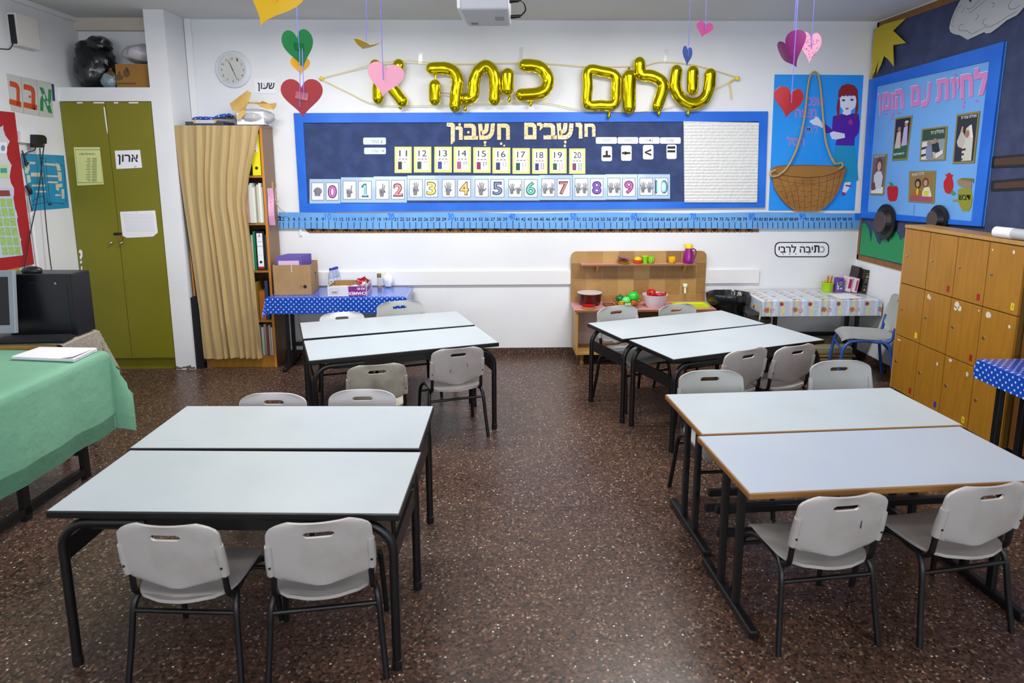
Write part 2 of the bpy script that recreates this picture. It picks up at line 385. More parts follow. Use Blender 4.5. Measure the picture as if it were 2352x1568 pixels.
DESKS = [(-1.523, 2.169, -.045, 0, 'grey desk with black edge, front of the pair nearest the green-clothed table'),
 (-1.514, 2.687, -.031, 0, 'grey desk with black edge pushed behind the desk nearest the green-clothed table'),
 (-1.112, 3.943, .328, 0, 'grey askew desk with the dirty beige chair, nearer of the pair by the dotted table'),
 (-1.291, 4.467, .312, 0, 'grey desk standing askew next to the blue dotted table, further of its pair'),
 (1.059, 3.901, .364, 0, 'grey desk with black edge standing askew, nearer of the pair before the toy kitchen'),
 (.843, 4.39, .349, 0, 'grey desk with black edge standing askew right in front of the toy kitchen'),
 (.894, 2.222, .062, 1, 'bluish grey desk with brown edge and T-shaped feet, front of the pair beside the lockers'),
 (.887, 2.762, .058, 2, 'grey desk with brown edge, rear of the pair beside the lockers')]
_u = set()
for x, y, a, k, lab in DESKS:
    if k not in _u and k < 2:
        t = (d0, d1)[k]; t.location = (x, y, 0); t.rotation_euler.z = a; t['label'] = lab; _u.add(k)
    elif k == 2: dup(d1, lab, (x+1.2*cos(a)-.525*sin(a), y+1.2*sin(a)+.525*cos(a), 0), a+pi, 1, None, {'bluish laminate': LAMIN})
    else: dup((d0, d1)[k], lab, (x, y, 0), a)

# ================================================================ chairs
def make_chair():
    t = thing('school_chair', 'chair', 'chair', (0, 0, 0), 'school chairs')
    G = []
    for i in range(15):
        v = -1+2*i/14; row = []
        hw = .168*(1-max(0, -v)**3.6*.9)**.5 if v < 0 else .168*(1-.10*v**4)
        for j in range(15):
            u = -1+2*j/14
            z = .345-.014*(1-u*u)*(1-abs(v)**3*.7)-.03*max(0, (v-.62)/.38)**2+.006*max(0, -v-.6)
            row.append((u*hw, v*.182-.026+(-.012*(1-abs(u)**2) if v > .9 else 0), z))
        G.append(row)
    MB().shell(G, (0, 0, -.012)).build('seat', CH_A, t, True)
    zs = [.372, .3735, .377, .383, .392, .412, .44, .47, .5, .53, .551, .5625, .568, .5735, .579, .585, .596, .606, .613, .618]
    us = [-1, -.97, -.9, -.78, -.62, -.45, -.3, -.2, -.1, 0, .1, .2, .3, .45, .62, .78, .9, .97, 1]
    def bp(u, z, j=None):
        wv = (z-.495)/.123
        hw = .172*(1-abs(wv)**4.2*.86)**.5 if wv < 0 else .172*(1-.035*wv-.40*max(0, (wv-.55)/.45)**3.5)
        x = u*hw
        if z < .4: z = z+.018*(abs(u)**4)*(.4-z)/.028
        return Vector((x, -.188-.045*(z-.372)/.246+.018*u*u-.012*max(0, (z-.59)/.03)**2*(.3), z))
    G = []
    for u in us: G.append([bp(u, z) for z in zs])
    i0, i1, j0, j1 = 6, 12, 11, 15           # slot region
    hr = (zs[j1]-zs[j0])/2
    for j in range(j0, j1+1):
        d = (zs[j]-zs[j0]-hr)/hr; sh = .011*math.sqrt(max(0, 1-d*d))-.011
        G[i0][j].x -= sh; G[i1][j].x += sh
    m = MB().shell(G, (0, .011, 0), lambda i, j: i0 <= i < i1 and j0 <= j < j1)
    for s in (-1, 1):
        m.tube([(s*.163, -.172, .42), (s*.163, -.185, .478), (s*.162, -.197, .535)], [.0165, .0175, .015], 10, sq=(1, .85))
    b = m.build('backrest', CH_A, t, True)
    for s in (-1, 1):
        MB().lathe((s*.163, -.196, .455), [(.0045, 0), (.0045, .003)], 10, R=Matrix.Rotation(pi/2, 3, 'X')).build('screw', INK, b)
        MB().tube(smoothp([(s*.15, .0, .318), (s*.158, -.07, .316), (s*.16, -.125, .318), (s*.16, -.158, .345), (s*.158, -.167, .4), (s*.158, -.175, .455)], 4), .0105, 10).build('back_support', BLACK, t, True)
        MB().tube(smoothp([(s*.197, -.195, 0), (s*.186, -.168, .15), (s*.178, -.15, .265), (s*.17, -.125, .308), (s*.158, -.08, .322), (s*.155, 0, .322)], 5), .0108, 10).build('leg', BLACK, t, True)
        MB().tube(smoothp([(s*.192, .175, 0), (s*.184, .16, .15), (s*.178, .145, .255), (s*.17, .12, .293), (s*.158, .08, .312), (s*.155, 0, .322)], 5), .0108, 10).build('leg', BLACK, t, True)
    MB().tube([(-.178, -.15, .262), (.178, -.15, .262)], .0085, 10).build('stretcher', BLACK, t, True)
    MB().tube([(-.18, .148, .24), (.18, .148, .24)], .0075, 10).build('stretcher', BLACK, t, True)
    return t
ch = make_chair(); ch.location = (0, 0, 0)
R_ = math.radians
CHAIRS = [  # backrest top x, y, rotation, scale, colour, label
 (-1.061, 2.02, -4, 1.06, 0, 'grey chair seen from behind at the desk beside the green cloth, nearest that cloth'),
 (-.575, 2.04, 8, 1, 0, 'grey chair seen from behind at the aisle end of the desk beside the green cloth'),
 (-1.113, 3.297, 178, 1, 1, 'white chair facing us behind the front desk pair, the one nearer the green cloth'),
 (-.678, 3.337, 181, 1, 1, 'white chair facing us behind the front desk pair, in line with the dirty beige chair'),
 (-.681, 3.787, 14, 1.0, 3, 'dirty beige chair with a stained scratched back at the desk by the dotted table'),
 (-.233, 4.129, 17, 1.0, 0, 'grey chair with two dark scuffs on its back at the askew desk, aisle end'),
 (-1.19, 5.2, 196, 1, 4, 'shiny white chair facing us between the askew desk and the dotted table'),
 (-.759, 5.32, 200, 1.1, 2, 'beige grey chair whose hand slot shows blue dotted cloth behind it'),
 (.92, 5.07, 206, 1.1, 2, 'cool grey chair facing us in front of the open shelf of the toy kitchen'),
 (1.434, 5.264, 202, 1.05, 2, 'cool grey chair facing us in front of the lime sink of the toy kitchen'),
 (1.53, 3.96, 26, 1.04, 0, 'grey chair seen from behind at the askew desk before the kitchen, nearer the aisle'),
 (1.885, 4.08, 23, 1.02, 0, 'grey chair seen from behind at the far end of the askew kitchen-side desk'),
 (1.155, 3.51, 183, 1.05, 2, 'grey chair facing us with pale pen marks behind the brown-edged desks, aisle end'),
 (1.93, 3.65, 184, 1.06, 2, 'big scribbled grey chair facing us behind the brown-edged desks, lockers end'),
 (1.21, 2.16, 6.8, 1, 0, 'grey chair with a black pen mark seen from behind at the brown-edged desk'),
 (1.75, 2.2, 9.8, 1.02, 0, 'grey chair seen from behind at the brown-edged desk, cut by the picture edge')]
CH_D = mat('dirty beige chair plastic', 'A9A396', .5, noise=('7E7568', 9, .42, .75))
CHM = [None, {'grey chair plastic': CH_B}, {'grey chair plastic': CH_C}, {'grey chair plastic': CH_D}, {'grey chair plastic': mat('bright white chair plastic', 'D9D9DC', .28)}]
for i, (x, y, a, s, k, lab) in enumerate(CHAIRS):
    a = R_(a); c = (x-.218*s*sin(a), y+.218*s*cos(a), 0)
    o = ch if i == 0 else dup(ch, lab, c, a, s, None, CHM[k])
    if i == 0: o.location = c; o.rotation_euler.z = a; o['label'] = lab
    MARK = {14: [(.07, .5, .1, .03)], 5: [(-.05, .47, .9, .02), (.06, .5, -.8, .02)]}.get(i)
    if MARK:
        m = MB()
        for mx, mz, rt, ln in MARK:
            yb = -.188-.045*(mz-.372)/.246+.018*(mx/.172)**2-.0016
            m.tube([(mx-.2*ln*rt, yb, mz-ln*.5), (mx, yb, mz), (mx+.2*ln*rt, yb-.001, mz+ln*.5)], .0016, 5)
        OFF['__c'] = Vector(); q = m.build('pen_mark', INK, ch) ; q.parent = o
# blue-framed chair by the floral table, facing the back wall
bl = mat('blue enamel steel', '2A4F9E', .35)
t = thing('school_chair', 'blue-framed chair with a grey seat between the floral table and the lockers', 'chair', (0, 0, 0), 'school chairs')
for src in ch.children:
    if src.name.startswith('pen_mark'): continue
    c = src.copy(); COL.objects.link(c); c.parent = t
    c.material_slots[0].link = 'OBJECT'; c.material_slots[0].material = CH_C if src.name[:4] in ('seat', 'back') and 'support' not in src.name else bl
    for g in src.children:
        q = g.copy(); COL.objects.link(q); q.parent = c
t.location = (2.985, 5.33, 0); t.rotation_euler.z = R_(72); t.scale = (1.14,)*3
# ================================================================ cloths
def cloth(name, x0, x1, y0, y1, z, drop, m, label, cat, rz=0, piv=None, flare=.3, sag=.012, n=14, skip=(), lift=.004, seed=0, wav=.012):
    """tablecloth over the rectangle x0..x1, y0..y1; drop = (left, right, front, back)"""
    dl, dr, df, db = drop; k = 8
    def axis(a, b, da, db_): 
        o = [a-da*(1-i/k)**1.6 for i in range(k)] if da else []
        o += [a+(b-a)*i/n for i in range(n+1)]
        return o+([b+db_*((i+1)/k)**1.6 for i in range(k)] if db_ else [])
    X, Y_ = axis(x0, x1, dl, dr), axis(y0, y1, df, db); G = []; UV = []
    for x in X:
        row = []
        for y in Y_:
            dx = max(x0-x, 0)+max(x-x1, 0); dy = max(y0-y, 0)+max(y-y1, 0); sx = -1 if x < x0 else 1; sy = -1 if y < y0 else 1
            cx, cy = min(max(x, x0), x1), min(max(y, y0), y1)
            if not dx and not dy:
                e = min(x-x0 if dl else 9, x1-x if dr else 9, y-y0 if df else 9, y1-y if db else 9); q = Vector((x, y, z+lift-(.003 if e < .004 else 0)))
            else:
                d = math.hypot(dx, dy); mn = min(dx, dy); w = wav*min(1, d/.3)
                s1 = sin((cy*17+seed))*cos(cy*5+1) if dx else 0; s2 = sin((cx*15+seed*2))*cos(cx*4+2) if dy else 0
                ox = (.013+w*s1 if dx else 0)+mn*flare*(dx/(d+1e-6)); oy = (.013+w*s2 if dy else 0)+mn*flare*(dy/(d+1e-6))
                q = Vector((cx+sx*ox, cy+sy*oy, z+lift-.004-math.sqrt(max(0, d*d-(mn*flare)**2))))
            if rz: q = Matrix.Rotation(rz, 3, 'Z') @ (q-Vector(piv))+Vector(piv)
            row.append(q); UV.append((x, y))
        G.append(row)
    mb = MB().shell(G, (0, 0, -.0016)); mb.uv = UV+UV
    return single(name, mb, m, label, cat, None, True)
def dotmat(name, base, dot, base2, step=.02, r=.3):
    m = mat(name, base, .22, coat=.3); u = N(m, 'ShaderNodeUVMap').outputs[0]; s = N(m, 'ShaderNodeSeparateXYZ'); L(m, u, s.inputs[0])
    a = math_(m, 'DIVIDE', s.outputs[0], step); b = math_(m, 'DIVIDE', s.outputs[1], step)
    p, q = math_(m, 'ADD', a, b), math_(m, 'SUBTRACT', a, b)
    fr = lambda t: math_(m, 'SUBTRACT', math_(m, 'FRACT', math_(m, 'MULTIPLY', t, .5)), .5)
    p, q = fr(p), fr(q); d = math_(m, 'ADD', math_(m, 'MULTIPLY', p, p), math_(m, 'MULTIPLY', q, q))
    k = N(m, 'ShaderNodeMapRange'); k.inputs[1].default_value = (r*.5)**2*1.2; k.inputs[2].default_value = (r*.5)**2*.8; L(m, d, k.inputs[0])
    L(m, mixc(m, k.outputs[0], base, dot), bs(m).inputs['Base Color']); return m
DOTS = dotmat('blue dotted oilcloth', '0F49B4', 'C6CEEA', '2050B8', .0215, .4)
# ================================================================ built-in cupboard and what hangs on it
t = thing('cupboard', 'tall olive green built-in cupboard with two locked doors beside the white pillar', 'cupboard', (-3.13, YC+.1, 0))
MB().bx((XL+.004, YC+.02, .105), (-2.769, YW-.004, 2.247)).build('body', GREEN, t)
MB().bx((XL+.004, YC+.035, 0), (-2.769, YC+.1, .105)).build('plinth', GREEN, t)
dl = MB().bx((XL+.006, YC-.002, .108), (-3.1345, YC+.02, 2.243)).build('door', GREEN, t)
dr_ = MB().bx((-3.1305, YC-.002, .108), (-2.77, YC+.02, 2.243)).build('door', GREEN, t)
for d, px in ((dl, (259, 557)), (dr_, (282, 557))):
    q = CF.p(*px, .002); MB().lathe(q, [(.006, 0), (.006, .012), (.013, .018), (.013, .026), (.008, .03)], 14, R=Matrix.Rotation(pi/2, 3, 'X')).build('knob', CHROME, d, True)
m = MB(); rect(m, CF, (262, 534, 281, 540), .002, .006); la = m.build('latch', NEARBLACK, dr_)
m = MB(); rect(m, CF, (275, 544, 283, 553), .004, .012); a, b = CF.p(276.5, 544, .01), CF.p(281.5, 544, .01); m.tube(smoothp([a, a+Vector((0, 0, .016)), b+Vector((0, 0, .016)), b], 4), .0022, 8)
m.build('padlock', mat('brass', 'B8934A', .3, 1), t)
m = MB()                                                     # chipped paint round the lock hole at the wall side
for pts in ([(180, 580), (184, 572), (189, 576), (190, 588), (186, 597), (183, 590), (186, 584), (182, 579)], [(184, 600), (188, 598), (189, 603), (185, 606)], [(186, 612), (189, 610), (190, 624), (187, 622)]): poly(m, CF, pts, .0022, .0006)
m.build('paint_chip', PAPER, dl)
m = MB()
for x0, x1 in ((177, 190), (215, 240), (262, 272), (296, 318)): rect(m, CF, (x0, 234.5, x1, 237.5), .0022, .0006)
poly(m, CF, [(238, 245), (241, 246), (248, 300), (247, 309), (243, 285)], .0022, .0006); m.build('paint_chip', PAPER, dr_)
# sheets on the doors
def sheet(name, label, pl, pts, m, off=.003, th=.0012, lines=None, cat='notice', ink=INK):
    t = thing(name, label, cat, pl.p(*pts[2], off)); mb = MB(); poly(mb, pl, pts, off, th); mb.build('sheet', m, t)
    if lines:
        mb = MB()
        for q in lines: 
            if q[0] == 'r': rect(mb, pl, q[1], off+th, .0004, 0, q[2] if len(q) > 2 else 0)
            elif q[0] == 't': textfit(mb, q[1], pl, q[2], off+th+.0005, 0, q[3] if len(q) > 3 else 0, 0, q[4] if len(q) > 4 else 0)
            elif q[0] == 's': stroke(mb, pl, q[1], q[2], off+th, 0)
        mb.build('lettering', ink, t)
    return t
rr = random.Random(3)
ln = [('t', heb('רשימת תלמידים'), (183, 351, 220, 356), .01)]
for i in range(15): y = 363+i*3.7; ln += [('r', (213-rr.random()*2, y, 223, y+1.3)), ('r', (197+rr.random()*6, y, 209, y+1))]
for a in ((173, 343, 232, 344), (179, 419, 236, 420)): ln.append(('r', a))
ln += [('s', [(174, 344), (180, 420)], .0008), ('s', [(231, 344), (236, 420)], .0008)]
sheet('notice', 'pale yellow printed name list on the left green cupboard door', CF, [(170, 338), (230, 338), (239, 423), (178, 426)], plain('D8DC92'), lines=ln, ink=plain('4A4A30'))
sheet('sign', 'white word sign in large print on the right green cupboard door', CF, [(264, 346), (322, 344), (327, 385), (268, 388)], PAPER,
      lines=[('t', heb('ארון'), (271, 355, 318, 378), .03), ('r', (311, 381, 314, 382.2)), ('r', (309, 383, 311, 384.5))], cat='sign')
ln = [('r', (312, 487, 316, 488))]
for i in range(9): ln.append(('r', (283+i*.8, 493+i*4.6, 352+i*.6, 493.5+i*4.6)))
sheet('notice', 'white typed sheet with folded lower corners taped beside the padlock', CF, [(276, 486), (357, 483), (363, 534), (352, 543), (292, 546), (282, 541)], PAPER, lines=ln, ink=plain('A8A8B4'))
# on the slab above the cupboard
def blob(mb, c, d, seed, amp=.2, sub=4, ridg=0, flatb=.0):
    bm = bmesh.new(); bmesh.ops.create_icosphere(bm, subdivisions=sub, radius=1); c = Vector(c)
    for q in bm.verts:
        p = q.co.copy(); r = 1+amp*noise.noise(p*1.6+Vector((seed, 0, 0)))
        if ridg: r += ridg*(abs(noise.noise(Vector((p.x*5, p.y*5, p.z*1.6))+Vector((0, seed, 0)))))+ridg*.5*noise.noise(p*9+Vector((seed,)*3))
        p *= r; p = Vector((p.x*d[0]/2, p.y*d[1]/2, p.z*d[2]/2)); p.z = max(p.z, -d[2]/2*.93); q.co = p+c
    bm.verts.index_update(); mb.add([q.co.copy() for q in bm.verts], [[q.index for q in f.verts] for f in bm.faces]); bm.free(); return mb
ZS = 2.357
POLY = mat('black bin bag plastic', '101216', .25, coat=.3, bump=(18, .5, .02, 'Object', (1, 1, .4)))
m = MB(); blob(m, (-3.29, 5.965, ZS+.185), (.32, .28, .4), 3, .22, 4, .16); blob(m, (-3.24, 5.95, ZS+.35), (.2, .2, .14), 8, .3, 3, .2)
single('rubbish_bag', m, POLY, 'black plastic rubbish bag stuffed on the shelf above the green cupboard', 'bag', None, True)
m = MB(); blob(m, (-3.115, 5.845, ZS+.06), (.13, .13, .13), 5, .15, 4, .12)
single('plastic_bag', m, mat('bluish clear plastic', '8FA3AC', .25, trans=.25), 'small bluish clear plastic bag in front of the black bag above the cupboard', 'bag', None, True)
t = thing('cardboard_box', 'brown printed cardboard box on the shelf above the green cupboard', 'box', (-2.93, 5.9, ZS))
MB().bx((-3.045, 5.805, ZS+.001), (-2.775, 6.05, ZS+.185)).build('box_body', mat('old cardboard', '93672C', .8), t)
m = MB(); FP = Pl('y', 5.805)
for cx, cy, rx, ry in ((254, 170, 8, 9), (254, 162, 4, 6), (274, 178, 9, 7), (274, 168, 3, 5), (291, 168, 8, 10), (291, 160, 4, 6)): poly(m, FP, ell(cx, cy, rx, ry, 12), .0008, .0004)
rect(m, FP, (264, 190, 312, 194), .0008, .0004); m.build('print', plain('5E4420'), t)
m = MB(); blob(m, (-2.895, 5.93, ZS+.278), (.25, .23, .15), 11, .2, 4, .1)
single('plastic_bag', m, mat('white translucent plastic', 'C9C6CC', .3, trans=.15), 'white plastic bag lying on the cardboard box above the cupboard', 'bag', None, True)

# ================================================================ left wall
t = thing('speaker', 'white wall speaker with dark open side high on the left wall', 'speaker', (XL+.035, 5.37, 2.6))
MB().bx((XL+.001, 5.262, 2.597), (XL+.072, 5.49, 2.82)).build('housing', mat('ivory plastic', 'D6D4D0', .5), t)
MB().bx((XL+.012, 5.259, 2.607), (XL+.055, 5.262, 2.808)).build('grille', NEARBLACK, t)
MB().bx((XL+.066, 5.257, 2.597), (XL+.0725, 5.262, 2.82)).build('rim', mat('ivory plastic'), t)
MB().tube(smoothp([(XL+.03, 5.262, 2.62), (XL+.012, 5.24, 2.57), (XL+.006, 5.2, 2.56), (XL+.005, 5.1, 2.55)], 4), .004, 6).build('cord', INK, t, True)
# alphabet cards
def lsheet(nm, label, pl, b4, ch, hexc):
    t = thing(nm, label, 'card', pl.p(*b4[2], .003), 'alphabet cards on the left wall'); m = MB(); poly(m, pl, b4, .002, .0015); m.build('card', mat('matt laminated card', 'C4C6C2', .3), t)
    x0, x1 = b4[0][0]+3, b4[1][0]-3; y0 = (b4[0][1]+b4[1][1])/2; m = MB()
    textfit(m, ch, pl, (x0+3, y0+13, x1+5, y0+67), .0042, 0, .035, 0, b4[1][1]-b4[0][1]); m.build('letter', plain(hexc), t)
lsheet('alphabet_card', 'wall card with a red letter bet without dot, nearest the red border', LW, [(15, 168), (46, 176), (53, 260), (26, 254)], heb('ב'), 'C4461C')
lsheet('alphabet_card', 'wall card with a red letter bet with a dot, middle of three', LW, [(47, 176), (82, 183), (89, 266), (54, 260)], heb('ב'), 'C4461C')
m = MB(); poly(m, LW, ell(67, 222, 2.6, 3), .0045, .0006); q = m.build('dot', plain('C4461C'), bpy.data.objects['alphabet_card.001'])
lsheet('alphabet_card', 'wall card with a green letter alef next to the cupboard', LW, [(83, 183), (117, 190), (122, 270), (90, 267)], heb('א'), '0E8A4C')
m = MB(); poly(m, LW, [(118, 192), (123, 194), (126, 232), (120, 231)], .001, .002); single('paper_strip', m, plain('2A2E5C'), 'narrow dark blue strip on the wall between the alef card and the cupboard', 'paper')
# red-bordered board
t = thing('bulletin_board', 'white notice board with scalloped red paper border on the left wall', 'notice board', LW.p(20, 600))
Y0, Y1, Z0, Z1 = 4.5, 5.165, 1.04, 2.12
RB = Pl('l', XL)
m = MB().bx((XL+.001, Y0, Z0), (XL+.012, Y1+.01, Z1)); m.build('backing', mat('white board', 'D0D0D8', .5), t)
def scal(a0, a1, fn):
    k = 26; return [fn(a0+(a1-a0)*i/k, abs(sin(i*pi/4.2))*.5+.5*abs(sin(i*pi/4.2))**.5) for i in range(k+1)]
m = MB()
P = lambda y, z: Vector((XL+.0125, y, z))
m.prism([P(Y1+.03, Z1), P(Y1+.03, Z0)]+[P(Y1-.055-.05*w_, a) for a, w_ in scal(Z0, Z1, lambda a, b: (a, b))], (1, 0, 0), .003)
m.prism([P(Y0, Z0-.03), P(Y1+.03, Z0-.03)]+[P(a, Z0+.05+.05*w_) for a, w_ in scal(Y1+.03, Y0, lambda a, b: (a, b))], (1, 0, 0), .0035)
m.prism([P(Y0, Z1), P(Y1+.03, Z1)]+[P(a, Z1-.07-.04*w_) for a, w_ in scal(Y1+.03, Y0, lambda a, b: (a, b))], (1, 0, 0), .0035)
m.build('scalloped_border', mat('red crepe paper', 'A5161E', .7), t)
MB().bx((XL+.001, Y0, Z0-.085), (XL+.02, Y1-.14, Z0-.03)).build('wooden_ledge', WOODP, t)
m = MB(); poly(m, LW, [(-6, 326), (11, 327), (12, 352), (-6, 352)], .0125, .002); t2 = thing('card', 'small white card with a blue printed mark at the upper part of the red-bordered board', 'card', LW.p(8, 350, .0125)); m.build('card', PAPER, t2)
m = MB(); poly(m, LW, ell(2, 340, 5, 7, 14), .0147, .0005); m.build('print', plain('7C92C8'), t2)
m = MB(); poly(m, LW, [(-8, 377), (12, 378), (15, 408), (-6, 408)], .0125, .002); t2 = thing('card', 'small green and white card in the middle of the red-bordered board', 'card', LW.p(8, 405, .0125)); m.build('card', plain('BCD49A'), t2)
m = MB(); rect(m, LW, (-4, 386, 11, 397), .0147, .0005); m.build('print', plain('3E9A9A'), t2)
t2 = thing('calendar', 'pale blue chart with rows of green squares on the red-bordered board', 'chart', LW.p(20, 588, .0165))
m = MB(); poly(m, LW, [(-30, 430), (21, 432), (47, 586), (-20, 594)], .0165, .002); m.build('sheet', plain('B8CBE4'), t2)
m = MB()
for r in range(6):
    y = 456+r*22; sh = 3.8*r
    for c in range(3):
        x = 3-15*(1-c)+sh*(1 if r else 1)-10
        poly(m, LW, [(x, y), (x+13, y-.3), (x+16, y+19), (x+3, y+19.5)], .0187, .0006)
m.build('square', mat('lime squares', 'A9C86A', .6, noise=('8FB27A', 60, .4, .6)), t2)
m = MB(); poly(m, LW, [(-16, 437), (15, 437), (18, 450), (-14, 451)], .0187, .0006); m.build('heading', plain('8A3A34'), t2)
# socket, plugs and leads
t = thing('wall_socket', 'white double wall socket above the blue poster on the left wall', 'socket', LW.p(60, 328))
m = MB(); rect(m, LW, (36, 301, 60, 327), .0, .035, 0, 2); rect(m, LW, (62, 303, 82, 325), .0, .03, 0, 2); m.build('socket_box', WHITE, t)
t = thing('charger', 'black plug-in charger in the wall socket with its thin lead', 'charger', LW.p(66, 340, .05))
m = MB(); rect(m, LW, (58, 309, 73, 338), .036, .05, 0, 1); m.build('adapter', NEARBLACK, t)
MB().tube(smoothp([LW.p(66, 338, .05), LW.p(65, 345, .045), LW.p(50, 352, .03), LW.p(46, 370, .03), LW.p(52, 384, .03)], 4), .0035, 6).build('cord', INK, t, True)
t = thing('power_plug', 'black angled plug in the wall socket with long crossing leads', 'plug', LW.p(82, 330, .05))
m = MB(); poly(m, LW, [(75, 312), (84, 311), (89, 317), (89, 330), (84, 325), (76, 320)], .031, .03); m.build('plug_body', NEARBLACK, t)
MB().tube(smoothp([LW.p(88, 330, .045), LW.p(85, 365, .04), LW.p(80, 410, .04), LW.p(72, 465, .04), LW.p(58, 530, .04), LW.p(42, 600, .05), LW.p(32, 640, .06)], 4), .0038, 6).build('cord', INK, t, True)
MB().tube(smoothp([LW.p(76, 340, .05), LW.p(82, 395, .045), LW.p(86, 440, .045), LW.p(92, 510, .045), LW.p(98, 580, .05), LW.p(101, 625, .06)], 4), .0036, 6).build('cord', INK, t, True)
m = MB().tube(smoothp([LW.p(41, 345, .03), LW.p(46, 365, .035), LW.p(50, 380, .035)], 3), [.004, .008, .013], 8); single('cable_end', m, NEARBLACK, 'black cable plug hanging at the left edge of the blue poster, upper of two', 'cable', None, True)
m = MB().tube(smoothp([LW.p(55, 425, .02), LW.p(59, 437, .03), LW.p(61, 446, .03)], 3), [.012, .016, .013], 8)
m.tube(smoothp([LW.p(60, 446, .02), LW.p(61, 470, .03), LW.p(64, 485, .03)], 3), .004, 6); single('cable_end', m, NEARBLACK, 'black cable plug hanging above the white conduit beside the red border, lower of two', 'cable', None, True)
# blue poster
t = thing('poster', 'blue poster with pale buildings taped to the left wall beside the cupboard', 'poster', LW.p(110, 480))
m = MB(); poly(m, LW, [(47, 352), (146, 357), (158, 477), (72, 484)], .001, .002); m.build('sheet', mat('cyan poster', '1E86B4', .45, noise=('2794C2', 6, .4, .7)), t)
m = MB()
for b in ((62, 371, 80, 376, 1), (101, 374, 128, 379, 2), (70, 396, 98, 405, 1), (106, 402, 132, 406, 1), (108, 416, 132, 420, 1), (72, 424, 103, 428, 0), (80, 438, 105, 442, 0), (126, 446, 138, 450, 0)): rect(m, LW, b[:4], .0031, .0005, 0, b[4])
for pp in ([(57, 373), (66, 372), (67, 388), (62, 400), (56, 396)], [(60, 402), (68, 402), (70, 418), (62, 420)], [(126, 374), (136, 377), (139, 392), (131, 392)], [(131, 394), (140, 396), (141, 416), (134, 416)], [(127, 423), (142, 421), (142, 430), (135, 430), (134, 438), (128, 436)], [(140, 434), (146, 434), (147, 456), (141, 456)]): poly(m, LW, pp, .0031, .0005)
m.build('building_print', plain('C9C4B4'), t)
m = MB()
for pts in ([(73, 471), (108, 464), (147, 468)], [(92, 364), (103, 363), (114, 468)], [(96, 364), (109, 466)], [(135, 378), (146, 382), (151, 465)], [(74, 462), (88, 452), (100, 450), (107, 462)]): stroke(m, LW, pts, .0022, .0034)
rect(m, LW, (92, 361.5, 99, 364.5), .003, .0006); rect(m, LW, (109, 467, 118, 471), .003, .0006); m.build('line_print', plain('0E2C44'), t)

# ================================================================ computer corner
ZT = .7
COARSE = mat('beige weave', 'A39A8E', .9, noise=('8C8378', 90, .4, .6), bump=(200, .3, .004))
t = thing('table', 'small table under the beige cloth carrying the black computer', 'table', (-3.0, 4.0, 0))
MB().bx((XL+.03, 3.985, ZT-.03), (-2.6, 4.32, ZT-.002)).build('table_top', WOODP, t)
for x, y in ((XL+.06, 4.01), (XL+.06, 4.28), (-2.64, 4.01), (-2.64, 4.28)): MB().bx((x-.016, y-.016, 0), (x+.016, y+.016, ZT-.03)).build('leg', BLACK, t)
cloth('tablecloth', XL+.03, -2.575, 3.98, 4.345, ZT, (0, .22, 0, .24), COARSE, 'beige woven cloth hanging over the table with the black computer', 'tablecloth', flare=.45, wav=.01)
t = thing('computer_tower', 'black desktop computer case standing on the beige cloth by the wall', 'computer', (-2.8, 4.2, ZT+.005))
Rz = Matrix.Rotation(R_(-3), 3, 'Z')
c = Vector((-2.785, 4.255, ZT+.202))
MB().rbox(c, (.42, .17, .385), .006, Rz).build('case', mat('black computer case', '0E0F14', .28, noise=('15161C', 8, .4, .7)), t)
MB().rbox(c+Rz @ Vector((.212, 0, 0)), (.014, .168, .38), .004, Rz).build('front_panel', NEARBLACK, t)
MB().rbox(c+Rz @ Vector((.06, -.086, -.01)), (.24, .003, .3), .001, Rz, n=1).build('side_panel', mat('dark computer panel', '14151C', .3), t)
MB().lathe(c+Rz @ Vector((.115, -.0885, .135)), [(.007, 0), (.007, .002)], 12, R=Matrix.Rotation(pi/2, 3, 'X')).build('badge', plain('8A8C9A'), t)
m = MB().lathe((-2.845, 4.22, ZT+.395), [(.001, .0), (.044, .0), (.05, .01), (.045, .026), (.024, .037), (.001, .04)], 18, sx=1.25, sy=.75)
t = thing('computer_mouse', 'black computer mouse lying on top of the computer case', 'mouse', (-2.845, 4.22, ZT+.395)); m.build('mouse_body', NEARBLACK, t, True)
MB().bx((-2.848, 4.186, ZT+.424), (-2.842, 4.21, ZT+.436)).build('wheel', plain('30323A'), t)
t = thing('monitor', 'flat computer monitor with a silver frame at the left picture edge', 'monitor', (-2.93, 4.0, ZT+.005))
Rm = Matrix.Rotation(R_(3), 3, 'Z') @ Matrix.Rotation(R_(-8), 3, 'X'); c = Vector((-3.075, 4.05, ZT+.25))
mm = lambda x, y, z: c+Rm @ Vector((x, y, z))
SIL = mat('silver plastic', '8C929C', .35)
m = MB()
for d, q in (((.44, .03, .04), (0, 0, .163)), ((.44, .03, .05), (0, 0, -.168)), ((.032, .03, .3), (.204, 0, 0)), ((.032, .03, .3), (-.204, 0, 0))): m.rbox(mm(*q), d, .004, Rm, n=2)
m.build('frame', SIL, t); MB().box(mm(0, .004, 0), (.4, .02, .31), Rm).build('screen', mat('dark screen', '07080C', .12), t)
MB().rbox(mm(0, .026, 0), (.36, .032, .3), .012, Rm).build('back_shell', NEARBLACK, t)
MB().rbox((-3.09, 4.08, ZT+.062), (.06, .03, .1), .006).build('stand', NEARBLACK, t)
MB().lathe((-3.09, 4.065, ZT+.006), [(.085, 0), (.12, .008), (.03, .018)], 24, sy=.6).build('base', NEARBLACK, t, True)
t = thing('keyboard', 'black keyboard in front of the monitor on the beige cloth', 'keyboard', (-2.83, 3.955, ZT+.005)); Rk = Matrix.Rotation(R_(4), 3, 'Z')
